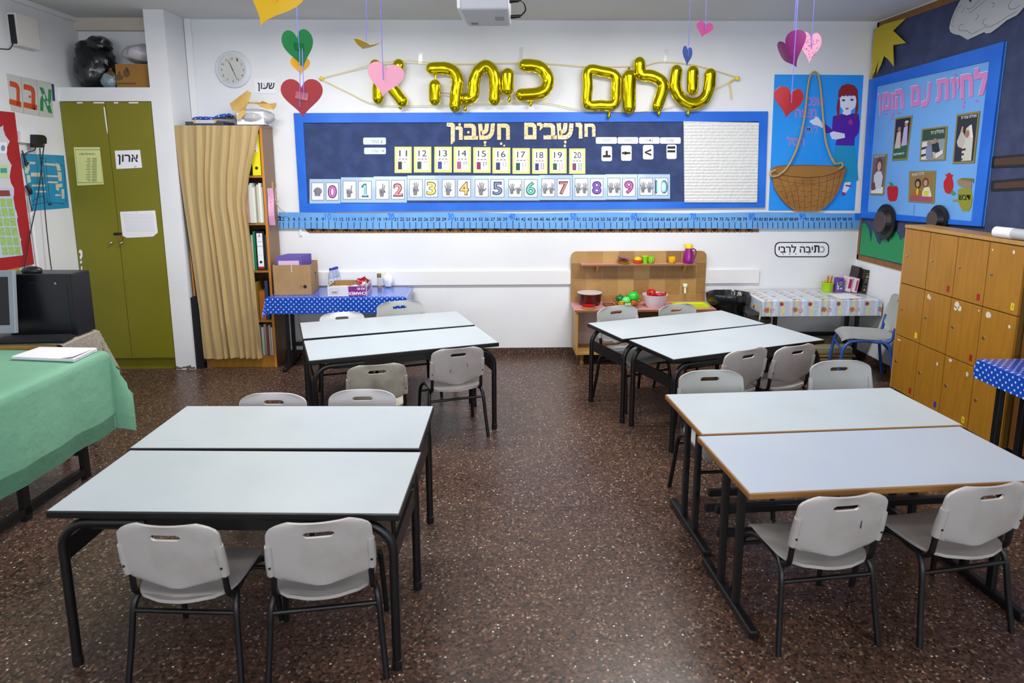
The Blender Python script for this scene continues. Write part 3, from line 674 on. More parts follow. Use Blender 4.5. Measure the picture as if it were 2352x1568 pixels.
MB().rbox((-2.765, 4.045, ZT+.018), (.4, .13, .02), .005, Rk).build('keyboard_body', NEARBLACK, t)
m = MB()
for r in range(5):
    for k in range(19): m.box(Vector((-2.765, 4.045, ZT+.031))+Rk @ Vector((-.18+k*.02, -.046+r*.022, 0)), (.017, .019, .006), Rk)
m.build('key', plain('1C1D24'), t)

# ================================================================ teacher's table with green cloth
gx, gy = -2.235, 3.83; RG = R_(-3.5)
t = thing('table', 'large table with black legs under the green cloth', 'table', (-2.6, 3.2, 0))
m = MB(); 
def gp(a, b, z): q = Matrix.Rotation(RG, 3, 'Z') @ Vector((-a, -b, 0)); return Vector((gx+q.x, gy+q.y, z))
Rg = Matrix.Rotation(RG, 3, 'Z')
MB().box(gp(.38, .62, ZT-.016), (.72, 1.2, .028), Rg).build('table_top', WOODP, t)
for a, b in ((.08, .16), (.08, .62), (.7, .16), (.7, 1.15), (.08, 1.15)):
    MB().box(gp(a, b, (ZT-.03)/2), (.03, .045, ZT-.03), Rg).build('leg', BLACK, t)
MB().box(gp(.4, .16, .16), (.62, .03, .04), Rg).build('stretcher', BLACK, t); MB().box(gp(.08, .65, .05), (.03, .95, .04), Rg).build('foot_bar', BLACK, t)
GRC = mat('green tablecloth', '76A98C', .75, noise=('689C80', 2.2, .35, .7), bump=(14, .3, .02))
cloth('tablecloth', gx-.78, gx, gy-1.28, gy, ZT, (0, .47, 0, .2), GRC, 'green cloth draped over the large table at the left picture edge', 'tablecloth', rz=RG, piv=(gx, gy, 0), flare=.5, wav=.014, seed=1.3, n=20)
t = thing('paper_stack', 'stapled stack of white papers lying on the green cloth', 'papers', PZ(110, 820, ZT+.006))
A, B, C_, D_ = PZ(28, 826, ZT+.006), PZ(168, 832, ZT+.006), PZ(222, 806, ZT+.006), PZ(92, 804, ZT+.006)
m = MB()
for i in range(7):
    j = Vector((rr.uniform(-.006, .006), rr.uniform(-.006, .006), .0012+i*.0026)); m.prism([A+j, B+j, C_+j, D_+j], (0, 0, 1), .0018)
m.build('sheet_block', PAPER, t)
j = Vector((0, 0, .0195)); e = A*.25+B*.75+j; f = B*.6+C_*.4+j
m = MB(); G = [[A*(1-b)+D_*b+j if False else (A*(1-a)+B*a)*(1-b)+(D_*(1-a)+C_*a)*b+j+Vector((0, 0, .012*max(0, a-.8)*5*(1-b))) for b in (0, .25, .5, .75, 1)] for a in (0, .3, .6, .8, .9, 1)]
m.shell(G, (0, 0, -.0008)); m.build('top_sheet', PAPER, t, True)
# ================================================================ bookcase with curtain
xb0, xb1, yb0, yb1, zb = -2.52, -1.915, 5.815, YW-.035, 2.045
SIDE = mat('taupe board', '8A6A50', .5, noise=('836349', 4, .4, .7))
t = thing('bookcase', 'tall wooden bookcase behind the beige curtain beside the pillar', 'bookcase', ((xb0+xb1)/2, yb0+.1, 0))
MB().bx((xb1-.018, yb0, 0), (xb1, yb1, zb)).build('side_panel', SIDE, t); MB().bx((xb0, yb0, 0), (xb0+.018, yb1, zb)).build('side_panel', SIDE, t)
MB().bx((xb1-.019, yb0-.002, 0), (xb1+.001, yb0, zb)).build('edge_strip', mat('orange edge band', 'C47E2A', .45), t)
MB().bx((xb0, yb0, zb), (xb1+.004, yb1, zb+.018)).build('top_panel', SIDE, t)
MB().bx((xb0+.018, yb1-.008, .09), (xb1-.018, yb1, zb)).build('back_panel', mat('dark wood', '5E4126', .6), t)
MB().bx((xb0+.018, yb0+.006, 0), (xb1-.018, yb0+.03, .1)).build('plinth', WOOD, t)
SHZ = [.1, .42, .855, 1.26, 1.655]
for z in SHZ: MB().bx((xb0+.018, yb0+.004, z-.018), (xb1-.018, yb1-.008, z)).build('shelf', WOOD, t)
# curtain: a row of pleats that narrows and widens towards the floor
rows = [(288, 400, 596), (330, 404, 590), (400, 412, 574), (465, 421, 566), (562, 436, 578), (640, 447, 586), (714, 458, 592), (770, 464, 598), (822, 470, 603)]
G = []; nc = 90; NZ = 28
for j in range(NZ+1):
    f = j/NZ*(len(rows)-1); i = min(int(f), len(rows)-2); f -= i
    y = rows[i][0]*(1-f)+rows[i+1][0]*f; xa = rows[i][1]*(1-f)+rows[i+1][1]*f; xz = rows[i][2]*(1-f)+rows[i+1][2]*f; row = []
    h = j/NZ
    for k in range(nc+1):
        a = k/nc; g = a**.85
        y2 = y+(4*sin(a*9)+5*(a < .25))*max(0, h-.9)*8*.3
        p = PY(xa+(xz-xa)*g, y2, 5.772)
        ph = 2*pi*(8.6*a+.28*sin(h*2.2+a*3)+.55*noise.noise(Vector((a*5, h*1.3, .3))))
        amp = (.006+.011*h)*(1-.8*max(0, 1-a/.16))*(1+.9*noise.noise(Vector((a*7+4, h*1.1, 2.))))
        p.y += amp*(sin(ph)+.35*sin(2*ph+1.2)); p.x += .006*cos(ph)*h
        row.append(p)
    G.append(row)
CUR = mat('gold satin curtain', 'B69C6C', .42, sheen=.3, noise=('A98E5C', 3, .3, .75, 'Object', (8, 8, .5)), bump=(60, .15, .004, 'Object', (4, 4, .3)))
t = thing('curtain', 'beige gold satin curtain hanging over the bookcase front', 'curtain', (PY(500, 288, 5.772)))
MB().shell(G, (0, .0015, 0)).build('curtain_cloth', CUR, t, True)
m = MB().tube([PY(399, 289, 5.79), PY(594, 289, 5.79)], .005, 8); m.build('rod', CHROME, t, True)
# folders and papers seen past the curtain (right ends of the shelves)
def stand(name, label, cat, x0, x1, z0, h, m, group=None, d=.25, front=.012, lean=0, y0=None):
    y0 = yb0+front if y0 is None else y0; t = thing(name, label, cat, ((x0+x1)/2, y0+.1, z0), group)
    R = Matrix.Rotation(lean, 3, 'Y'); c = Vector(((x0+x1)/2, y0+d/2, z0+.002))
    MB().box(c+R @ Vector((0, 0, h/2)), (x1-x0-.001, d, h), R).build('cover', m, t); return t, (lambda x, z: c+R @ Vector((x, -d/2-.0006, z)))
YEL = mat('yellow binder', 'E6DA08', .4)
t, q = stand('ring_binder', 'yellow ring binder on the top shelf of the bookcase beside the curtain', 'binder', -2.015, -1.945, 1.655, .34, YEL)
MB().box(q(.0, .24), (.035, .001, .1)).build('spine_label', PAPER, t); MB().lathe(q(0, .06), [(.012, 0), (.012, .003)], 16, R=Matrix.Rotation(pi/2, 3, 'X')).build('finger_hole', NEARBLACK, t)
m = MB().box(q(0, .26), (.018, .0016, .004)).box(q(-.002, .2), (.016, .0016, .006)); m.build('print', INK, t)
t, q = stand('ring_binder', 'black ring binder half hidden behind the curtain on the top shelf', 'binder', -2.085, -2.018, 1.655, .3, NEARBLACK)
# paper folders on the second shelf
cols = ['C9C8BE', 'D8D8D2', 'B88A84', 'CFCDBE', 'C9D2CE', 'DAD8CF', '8E8A7E', 'C2BFAE', 'E0DFD8', 'B9B6A4']
x = -2.108
for i, cc in enumerate(cols):
    wd = .013+.004*(i % 3)
    stand('paper_folder', ['upright paper folder on the second shelf of the bookcase, ', 'upright paper folder standing in the second shelf row, '][0]+['at the curtain', 'second from the curtain', 'faded red one', 'cream, right of the red', 'greenish white', 'off-white, mid row', 'grey one', 'khaki one', 'whitest one', 'last, against the side panel'][i], 'folder', x, x+wd, 1.26, .33-.012*((i*7) % 4), mat('folder '+cc, cc, .6), 'paper folders on the second shelf', .24, -.004 if i < 6 else .008)
    x += wd
t, q = stand('ring_binder', 'black ring binder with white spine label on the third shelf of the bookcase', 'binder', -2.03, -1.955, .855, .33, NEARBLACK)
MB().box(q(-.004, .165), (.048, .001, .3)).build('spine_label', PAPER, t); MB().box(q(-.004, .022), (.052, .0014, .018)).build('red_band', plain('C01824'), t)
MB().lathe(q(-.004, .07), [(.011, 0), (.011, .003)], 16, R=Matrix.Rotation(pi/2, 3, 'X')).build('finger_hole', NEARBLACK, t)
m = MB()
textat(m, heb('משוב'), q(-.004, .245), Vector((1, 0, 0)), Vector((0, 0, 1)), Vector((0, -1, 0)), .012); textat(m, heb('טפסים'), q(-.004, .205), Vector((1, 0, 0)), Vector((0, 0, 1)), Vector((0, -1, 0)), .012)
for z in (.265, .125): m.box(q(-.004, z), (.044, .0014, .001))
m.build('print', plain('50505A'), t); m = MB().lathe(q(-.004, .3), [(.006, 0), (.006, .002)], 10, R=Matrix.Rotation(pi/2, 3, 'X')).box(q(-.004, .287), (.03, .0014, .004)); m.build('emblem', plain('9A1E30'), t)
stand('folder', 'green folder behind the white-labelled binder on the third shelf', 'folder', -2.052, -2.034, .855, .33, mat('green folder', '0E7A4E', .4))
stand('folder', 'pale folder at the curtain edge on the third shelf', 'folder', -2.07, -2.054, .855, .3, mat('pale folder', 'B8BDB2', .5))
stand('folder', 'clear sleeve folder between the labelled binder and the side panel', 'folder', -1.952, -1.938, .855, .3, mat('grey sleeve', '3E4246', .3))
stand('book', 'tall orange-brown book on the fourth shelf behind the blue cloth corner', 'book', -2.035, -1.985, .42, .25, mat('orange brown cover', 'A65A16', .5))
stand('book', 'dark blue leaning folder on the fourth shelf', 'folder', -1.982, -1.955, .42, .34, mat('dark blue cover', '26395C', .4))
stand('book', 'ochre book at the curtain edge on the fourth shelf', 'book', -2.06, -2.04, .42, .33, mat('ochre cover', '8A6A1E', .5))
for i, (cc, wd, hh) in enumerate((('6E6A66', .022, .27), ('BDBBB4', .02, .25), ('8A857C', .02, .28), ('7A2E28', .016, .26), ('A29E94', .018, .27), ('C8C6C0', .012, .25))):
    x0 = -2.06+[0, .024, .046, .068, .086, .106][i]
    stand('book', 'upright book on the bottom shelf of the bookcase, '+['dark grey by the curtain hem', 'pale one next to the dark grey', 'grey with worn spine', 'dark red one', 'beige one', 'thin whitish at the side panel'][i], 'book', x0, x0+wd, .1, hh, mat('bookspine '+cc, cc, .6), 'books on the bottom shelf')
# on top of the bookcase
ZB = zb+.018
t = thing('folder', 'dark blue folder with paper label lying flat on the bookcase', 'folder', (-2.4, 5.95, ZB))
MB().bx((-2.55, 5.86, ZB+.001), (-2.24, 6.1, ZB+.032)).build('cover', mat('slate folder', '39424E', .45), t)
FT = Pl('y', 5.86); m = MB(); rect(m, FT, (446, 275, 494, 283), .0008, .0004); m.build('paper_label', plain('C2C4D8'), t); m = MB(); rect(m, FT, (444, 275, 449, 283), .0014, .0004); m.build('tape', plain('D8A62A'), t); m = MB(); rect(m, FT, (491, 274, 497, 281), .0014, .0004); m.build('tape', plain('D8A62A'), t)
m = MB(); G = [[Vector((-2.5+.31*a, 5.88+.2*b, ZB+.043+.034*a+.012*sin(a*20)*.15+.008*sin(a*9+b*4))) for b in (0, .3, .6, 1)] for a in [k/16 for k in range(17)]]
mb = MB().shell(G, (0, 0, .018)); mb.uv = [(q.x, q.y+q.z) for q in mb.v]
single('folded_cloth', mb, DOTS, 'folded blue dotted oilcloth on top of the bookcase by the pillar', 'cloth', None, True)
t = thing('paper_package', 'pack of white paper in torn clear plastic on top of the bookcase', 'package', (-2.02, 5.95, ZB))
m = MB(); blob(m, (-2.015, 5.965, ZB+.07), (.33, .23, .14), 21, .08, 4, .1); m.build('wrapping', mat('clear crinkled wrap', 'C9CCD2', .15, trans=.35, bump=(30, .6, .01)), t, True)
MB().bx((-2.13, 5.87, ZB+.008), (-1.91, 6.06, ZB+.112)).build('paper_block', PAPER, t)
m = MB()
for pts, dy in (([(526, 238), (568, 208), (578, 213), (570, 238), (558, 256), (548, 255), (534, 254)], .0), ([(560, 234), (590, 233), (596, 236), (604, 232), (617, 238), (636, 236), (634, 246), (628, 252), (612, 250), (598, 245), (588, 238), (565, 238)], .03), ([(546, 256), (562, 252), (562, 262), (552, 274), (543, 268), (549, 263)], -.02)):
    pl_ = Pl('y', 5.85+dy); G = [pl_.p(x, y, .012*sin(x*.2)) for x, y in pts]; m.prism(G, (0, 1, 0), .003)
single('kraft_wrapper', m, KRAFT, 'torn yellowish kraft paper wrapper lying on the plastic-wrapped paper pack', 'paper')
# sheets pushed between pillar and bookcase
m = MB(); A = [PY(425, 688, 5.79), PY(451, 678, 5.79), PY(470, 850, 5.79), PY(449, 853, 5.79), PY(443, 790, 5.79), PY(434, 740, 5.79)]
for q in A: q.z = max(q.z, .001)
m.prism(A, (0, 1, 0), .004); single('board_sheet', m, NEARBLACK, 'black board sheet leaning between the pillar and the curtain', 'board')
m = MB(); A = [PY(434, 568, 5.805), PY(440, 600, 5.805), PY(462, 800, 5.805), PY(458, 800, 5.805)]; m.prism(A, (0, 1, 0), .003); single('board_sheet', m, plain('E08A1E'), 'thin orange board sheet edge showing along the curtain', 'board')
# pink strip and twigs at the bookcase side
SP = Pl('l', xb1+.001); t = thing('paper_strip', 'pink paper strip with scribbles pegged to the bookcase side', 'paper', PY(620, 515, 5.9))
m = MB(); YS = Pl('y', 5.83)
a = [PY(611, 432, 5.83), PY(628, 432, 5.83), PY(632.5, 513, 5.83), PY(617, 517, 5.83)]
for q in a: q.x = q.x
G = [[Vector((xb1+.006+.05*i, 5.835+.008*sin(j*.9), a[0].z+(a[3].z-a[0].z)*j/8)) for j in range(9)] for i in (0, .5, 1)]
m.shell(G, (0, .001, 0)); m.build('strip', mat('pink paper', 'DFA6C4', .6, noise=('C792BC', 8, .4, .7)), t)
m = MB()
for z, x in ((1.5, .012), (1.47, .025), (1.43, .018), (1.4, .02)): m.tube([(xb1+.006+x, 5.832, z), (xb1+.012+x, 5.8315, z+.006), (xb1+.02+x, 5.832, z-.002)], .001, 5)
m.build('scribble', plain('7A6A9A'), t)
m = MB().rbox((xb1+.05, 5.85, 1.575), (.012, .02, .05), .003); m.build('clothes_peg', WOODP, t)
m = MB().tube(smoothp([PY(636, 445, 5.99), PY(632, 460, 5.99), PY(644, 480, 6.03), PY(660, 490, 6.08)], 4), .0035, 6).tube([PY(636, 422, 5.99), PY(632, 440, 5.99), PY(634, 470, 6.0)], .003, 6).tube([PY(632, 458, 5.99), PY(642, 464, 6.0)], .003, 6)
single('twig', m, mat('pink beige twine', 'CDB2A2', .8), 'bunch of pale twigs tucked between the bookcase and the number line', 'twig', None, True)

# ================================================================ blue dotted table by the bookcase
ZK = .655
t = thing('folding_table', 'narrow table with black T-shaped legs under the blue dotted cloth at the back wall', 'table', (-1.3, 5.86, 0))
MB().bx((-1.895, 5.625, ZK-.026), (-.76, 6.085, ZK-.002)).build('table_top', WOODP, t)
for x in (-1.80, -.86):
    MB().rbox((x, 5.87, .022), (.036, .44, .036), .008).build('foot_bar', BLACK, t)
    for y in (5.8, 5.96): MB().rbox((x, y, .33), (.03, .036, .59), .005, n=2).build('leg', BLACK, t)
MB().rbox((-1.33, 5.96, .17), (.92, .024, .036), .004).build('stretcher', BLACK, t)
cloth('tablecloth', -1.897, -.755, 5.622, 6.09, ZK, (.1, .16, .135, 0), DOTS, 'blue white-dotted cloth on the narrow table left of the bulletin board', 'tablecloth', flare=.4, wav=.006, seed=.6)
ZK += .006
t = thing('cardboard_box', 'open cardboard box full of purple booklets on the blue dotted cloth', 'box', (-1.7, 5.72, ZK))
RB_ = Matrix.Rotation(R_(3), 3, 'Z'); c = Vector((-1.715, 5.86, ZK)); w_, d_, h_ = .305, .3, .255
m = MB()
for q, d in (((0, -d_/2, h_/2), (w_, .005, h_)), ((0, d_/2, h_/2), (w_, .005, h_)), ((-w_/2, 0, h_/2), (.005, d_, h_)), ((w_/2, 0, h_/2), (.005, d_, h_)), ((0, 0, .004), (w_, d_, .005))): m.box(c+RB_ @ Vector(q), d, RB_)
m.build('box_body', CARD, t)
m = MB()
def onb(x, z): return c+RB_ @ Vector((x, -d_/2-.0028, z))
m.box(onb(.0, h_-.03), (.007, .0008, .06), RB_); m.build('tape', plain('C9C2B4'), t)
m = MB().lathe(onb(.103, .07), [(.0155, 0), (.0155, .0006)], 16, R=Matrix.Rotation(pi/2, 3, 'X'))
textat(m, heb('דואר'), onb(.072, .076), Vector((1, 0, 0)), Vector((0, 0, 1)), Vector((0, -1, 0)), .008, .001); textat(m, heb('ישראל'), onb(.067, .06), Vector((1, 0, 0)), Vector((0, 0, 1)), Vector((0, -1, 0)), .008, .001)
m.build('print', INK, t)
m = MB().box(c+RB_ @ Vector((w_/2+.0028, .03, .16)), (.0006, .05, .012), RB_).box(c+RB_ @ Vector((w_/2+.0028, .05, .13)), (.0006, .012, .05), RB_); m.build('print', INK, t)
for i in range(5):
    lab = ['purple booklet in clear sleeve, front one in the cardboard box', 'purple booklet, second from the front in the cardboard box', 'purple booklet, middle one in the cardboard box', 'purple booklet, second from the back in the cardboard box', 'purple booklet, rearmost in the cardboard box'][i]
    t2 = thing('booklet', lab, 'booklet', c+Vector((0, 0, .02)), 'purple booklets in the cardboard box')
    Rl = RB_ @ Matrix.Rotation(R_(4), 3, 'X'); o = RB_ @ Vector((-.03+.012*i, -.09+.04*i, .175))
    MB().box(c+o, (.21, .006, .3), Rl).build('cover', mat('violet booklet', '6A5AA8', .35), t2)
    if i == 0:
        MB().box(c+o+Rl @ Vector((-.003, -.0036, -.02)), (.17, .0012, .26), Rl).build('page', plain('D9BEDD'), t2)
        m = MB()
        for q, d in (((-.02, -.005, .06), (.1, .0008, .001)), ((-.02, -.005, -.0), (.1, .0008, .001)), ((-.07, -.005, .03), (.001, .0008, .06)), ((.03, -.005, .03), (.001, .0008, .06)), ((.05, -.005, .05), (.03, .0008, .003)), ((.05, -.005, .04), (.03, .0008, .003))): m.box(c+o+Rl @ Vector(q), d, Rl)
        m.build('print', plain('8A6A9A'), t2)
# water bottles
WAT = mat('clear water bottle', 'C8D4EA', .08, trans=.55, ior=1.2)
for i, (px, py, lab) in enumerate(((762, 655, 'front small water bottle with blue cap on the dotted cloth'), (769.5, 651, 'middle small water bottle with blue cap behind the open paper carton'), (775, 648.5, 'rear small water bottle with blue cap nearest the wall'))):
    p = PY(px-.5, py, 5.975+.046*i); p.z = ZK+.0005; t = thing('water_bottle', lab, 'bottle', p, 'small water bottles on the dotted cloth'); r = .0235
    MB().lathe(p, [(r*.8, 0), (r, .006), (r*.95, .02), (r, .035), (r, .11), (r*.9, .132), (r*.55, .16), (r*.52, .17)], 18).build('bottle_body', WAT, t, True)
    MB().lathe(p, [(r*.6, .167), (r*.62, .17), (r*.62, .184), (r*.55, .186)], 16).build('cap', plain('1A22A8'), t, True)
    MB().lathe(p, [(r*1.01, .045), (r*1.015, .046), (r*1.015, .092), (r*1.01, .093)], 18).build('label', mat('bottle label', 'C6D0EC', .4), t, True)
    MB().lathe(p, [(r*1.02, .043), (r*1.025, .044), (r*1.025, .056), (r*1.02, .057)], 18).build('green_band', plain('A9C62C'), t, True)
    m = MB().lathe(p+Vector((.006, -r*1.02, .072)), [(.007, 0), (.007, .001)], 10, R=Matrix.Rotation(pi/2, 3, 'X')); m.build('print', plain('B05A58'), t)
# carton of a paper brand, upside down, with sachets
c = Vector((PZ(790, 678, ZK).x+.02, 5.79, ZK)); t = thing('paper_carton', 'low white and purple paper carton with upside-down print on the dotted cloth', 'carton', c)
Rq = Matrix.Rotation(R_(2), 3, 'Z'); w_, d_, h_ = .315, .33, .085; c = Vector((-1.265, 5.8, ZK)); c.x = (PZ(752, 680, ZK).x+PZ(837, 680, ZK).x)/2+.005
m = MB()
for q, d in (((0, -d_/2, h_/2), (w_, .004, h_)), ((0, d_/2, h_/2), (w_, .004, h_)), ((-w_/2, 0, h_/2), (.004, d_, h_)), ((w_/2, 0, h_/2), (.004, d_, h_)), ((0, 0, .003), (w_, d_, .004))): m.box(c+Rq @ Vector(q), d, Rq)
m.build('box_body', mat('white carton', 'D2D0DC', .5), t)
m = MB()
for q, d in (((0, d_/2-.0028, h_/2), (w_-.01, .0012, h_-.004)), ((-w_/2+.0028, 0, h_/2), (.0012, d_-.01, h_-.004)), ((w_/2-.0028, 0, h_/2), (.0012, d_-.01, h_-.004))): m.box(c+Rq @ Vector(q), d, Rq)
m.build('lining', mat('brown board lining', '9A7440', .7), t)
def oc(x, z): return c+Rq @ Vector((x, -d_/2-.0024, z))
MB().box(oc(.085, h_/2), (.145, .0008, h_-.002), Rq).build('purple_panel', plain('7A1E7E'), t)
m = MB(); U, V = Rq @ Vector((-1, 0, 0)), Vector((0, 0, -1))
textat(m, 'CHAMEX', oc(.085, .023)+Vector((0, 0, 0)), U, V, Rq @ Vector((0, -1, 0)), .026, .0008, .02); textat(m, 'A3', oc(.135, .062), U, V, Rq @ Vector((0, -1, 0)), .02, .0008, .02); textat(m, '80', oc(.098, .062), U, V, Rq @ Vector((0, -1, 0)), .02, .0008)
m.build('lettering', plain('F0ECF4'), t)
m = MB()
for i in range(14): m.box(oc(-.125+i*.0035, .035), (.0012+.0008*(i % 3), .0006, .018), Rq)
for q, d in (((-.104, .064), (.07, .0006, .0012)), ((-.104, .018), (.07, .0006, .0012)), ((-.139, .041), (.0012, .0006, .046)), ((-.069, .041), (.0012, .0006, .046))): m.box(oc(*q), d, Rq)
m.build('barcode', plain('6A6A78'), t)
m = MB().box(c+Rq @ Vector((w_/2+.0024, -.02, h_/2)), (.0008, .22, h_-.01), Rq); m.build('pink_panel', plain('C8A6C8'), t)
m = MB(); textat(m, 'CHAMEX', c+Rq @ Vector((w_/2+.003, -.02, .045)), Rq @ Vector((0, -1, 0)), V, Rq @ Vector((1, 0, 0)), .04, .0006, .02); m.build('lettering', plain('7A1E7E'), t)
for i in range(9):
    lab = 'foil snack sachet in the paper carton, '+['upright red one', 'silver one leaning on the red', 'dark one at the far end', 'red-backed one by the rim', 'crumpled grey one', 'white flat one in front', 'white flat one at the corner', 'striped white one in the middle', 'lowest white one'][i]
    x, y, z, rx, ry, rz = [(.1, .06, .085, 60, 20, 10), (.085, .05, .07, 50, -20, 30), (.09, .09, .065, 30, 10, -20), (.085, .085, .085, 40, -30, 60), (.07, .03, .06, 20, 25, 45), (-.02, -.1, .07, 6, 5, 20), (-.09, -.1, .068, -5, 4, -15), (.03, -.08, .066, 4, -8, 35), (-.06, -.05, .06, 3, 3, 5)][i]
    t2 = thing('sachet', lab, 'sachet', c+Vector((x, y, z)), 'snack sachets in the paper carton'); Rr = Matrix.Rotation(R_(rz), 3, 'Z') @ Matrix.Rotation(R_(rx), 3, 'X') @ Matrix.Rotation(R_(ry), 3, 'Y')
    G = [[c+Vector((x, y, z))+Rr @ Vector(((a-.5)*.1, (b-.5)*.055, .008*(1-(2*b-1)**2)*(1-(2*a-1)**4)+.003*sin(a*17+b*9))) for b in [k/5 for k in range(6)]] for a in [k/8 for k in range(9)]]
    MB().shell(G, lambda i_, j_: Rr @ Vector((0, 0, -.006))).build('wrapper', [mat('red foil', '9A1426', .3, .4), mat('silver foil', 'A8A4A8', .25, .8), mat('dark sachet foil', '2A1820', .3, .3), mat('red foil'), mat('silver foil')][i] if i < 5 else mat('white foil', 'D4D2CC', .35), t2, True)
p = PZ(872, 664, ZK); t = thing('jar', 'glass jar of amber liquid with golden lid beside the carton', 'jar', p)
MB().lathe(p, [(.017, 0), (.0185, .004), (.0185, .1), (.017, .108)], 18).build('glass', mat('jar glass', 'DDE2E6', .08, trans=.8, ior=1.2), t, True)
MB().lathe(p, [(.016, .002), (.0175, .004), (.0175, .03), (.016, .031)], 18).build('liquid', mat('amber liquid', '9A5A12', .15), t, True)
MB().lathe(p, [(.0165, .106), (.019, .107), (.019, .138), (.017, .14)], 18).build('lid', mat('olive gold lid', '7E6E2E', .3, .7), t, True)
m = MB(); blob(m, PZ(889, 660, ZK)+Vector((.008, .02, .062)), (.09, .06, .125), 31, .15, 4, .14); single('plastic_bag', m, mat('white crumpled plastic', 'E4E4E8', .35), 'white crumpled plastic bag beside the jar at the wall', 'bag', None, True)
# ================================================================ back wall: clock, sign, board
p = BW.p(537, 160); t = thing('wall_clock', 'round white wall clock with black hands above the bookcase', 'clock', p); RX = Matrix.Rotation(pi/2, 3, 'X')
c = Vector((p.x, YW-.001, p.z)); r = SZ(41, p)
MB().lathe(c, [(r*.98, 0), (r, .008), (r*.98, .014), (r*.93, .02), (r*.91, .019), (r*.86, .026), (r*.84, .025), (r*.79, .032), (r*.775, .036), (r*.755, .036), (r*.75, .03)], 40, R=RX).build('case', mat('pale blue grey plastic', 'DCE2E8', .35), t, True)
MB().lathe(c, [(r*.75, .028), (r*.75, .0305)], 40, R=RX).build('dial', mat('clock dial', 'F0EEE8', .4), t)
m = MB(); X_, Z_, NY = Vector((1, 0, 0)), Vector((0, 0, 1)), Vector((0, -1, 0))
for k in range(1, 13):
    a = k*pi/6; textat(m, str(k), c+Vector((sin(a)*r*.6, -.0305, cos(a)*r*.6-.006)), X_, Z_, NY, .0175, .0006, .01)
m.build('numeral', INK, t)
def hand(ang, ln, w_, back):
    d = Vector((sin(ang), 0, cos(ang))); s_ = Vector((cos(ang), 0, -sin(ang))); q = c+Vector((0, -.033, 0))
    return MB().prism([q-d*back-s_*w_, q-d*back+s_*w_, q+d*ln+s_*w_*.5, q+d*ln-s_*w_*.5], NY, .001)
hand(R_(338), r*.5, .0035, .01).build('hour_hand', INK, t); hand(R_(158), r*.62, .0028, .02).build('minute_hand', INK, t)
MB().lathe(c, [(r*.752, .0355), (r*.752, .0362)], 40, R=RX).build('clock_glass', mat('clear glass', 'FFFFFF', .03, trans=1., ior=1.03), t)
sheet('sign', 'white word sign in black print to the right of the wall clock', BW, [(584, 181), (632, 182), (633, 215), (585, 214)], PAPER, lines=[('t', heb('שעון'), (592, 190, 631, 210), .035), ('r', (624, 202, 626, 204))], cat='sign')
# main bulletin board
t = thing('bulletin_board', 'long navy felt bulletin board with bright blue card border on the back wall', 'notice board', BW.p(1220, 480))
m = MB(); poly(m, BW, [(690, 270), (1750, 266), (1745, 470), (700, 480)], .001, .011); m.build('felt', FELT, t)
m = MB(); f = [(676, 260), (1762, 256), (1755, 476), (690, 487)]; g = [(698, 282), (1741, 279), (1738, 462), (708, 467)]
for i in range(4): k = (i+1) % 4; poly(m, BW, [f[i], f[k], g[k], g[i]], .001, .021)
m.build('border', BLUE, t)
m = MB(); rect(m, BW, (706, 362.5, 834, 363.3), .0122, .0004); rect(m, BW, (833, 284, 833.7, 363), .0122, .0004); rect(m, BW, (1439, 282, 1440, 310), .0122, .0006); rect(m, BW, (1438.6, 370, 1439.4, 455), .0122, .0004); rect(m, BW, (1172, 284, 1172.6, 400), .0122, .0003)
m.build('fold_crease', plain('26325A'), t)
t = thing('card', 'large white padded dimpled sheet at the right end of the bulletin board', 'sheet', BW.p(1652, 463, .014))
wm = mat('dimpled white film', 'DCDCDA', .3); b = N(wm, 'ShaderNodeTexWave', Scale=11.5, bands_direction='Z'); L(wm, co(wm), b.inputs['Vector']); b2 = N(wm, 'ShaderNodeTexVoronoi', Scale=34.); L(wm, co(wm), b2.inputs['Vector'])
bb = N(wm, 'ShaderNodeBump', Strength=.5, Distance=.012); L(wm, math_(wm, 'ADD', math_(wm, 'MULTIPLY', b.outputs['Fac'], .6), math_(wm, 'MULTIPLY', b2.outputs['Distance'], .7)), bb.inputs['Height']); L(wm, bb.outputs[0], bs(wm).inputs['Normal'])
m = MB(); poly(m, BW, [(1568, 279), (1740, 282), (1736, 464), (1570, 464)], .0224, .01); m.build('sheet', wm, t)
HN = {'א': 'alef', 'ב': 'bet', 'ה': 'he', 'ו': 'vav', 'ז': 'zayin', 'ח': 'het', 'י': 'yod', 'כ': 'kaf', 'ל': 'lamed', 'ם': 'final mem', 'מ': 'mem', 'ן': 'final nun', 'ע': 'ayin', 'ש': 'shin', 'ת': 'tav'}
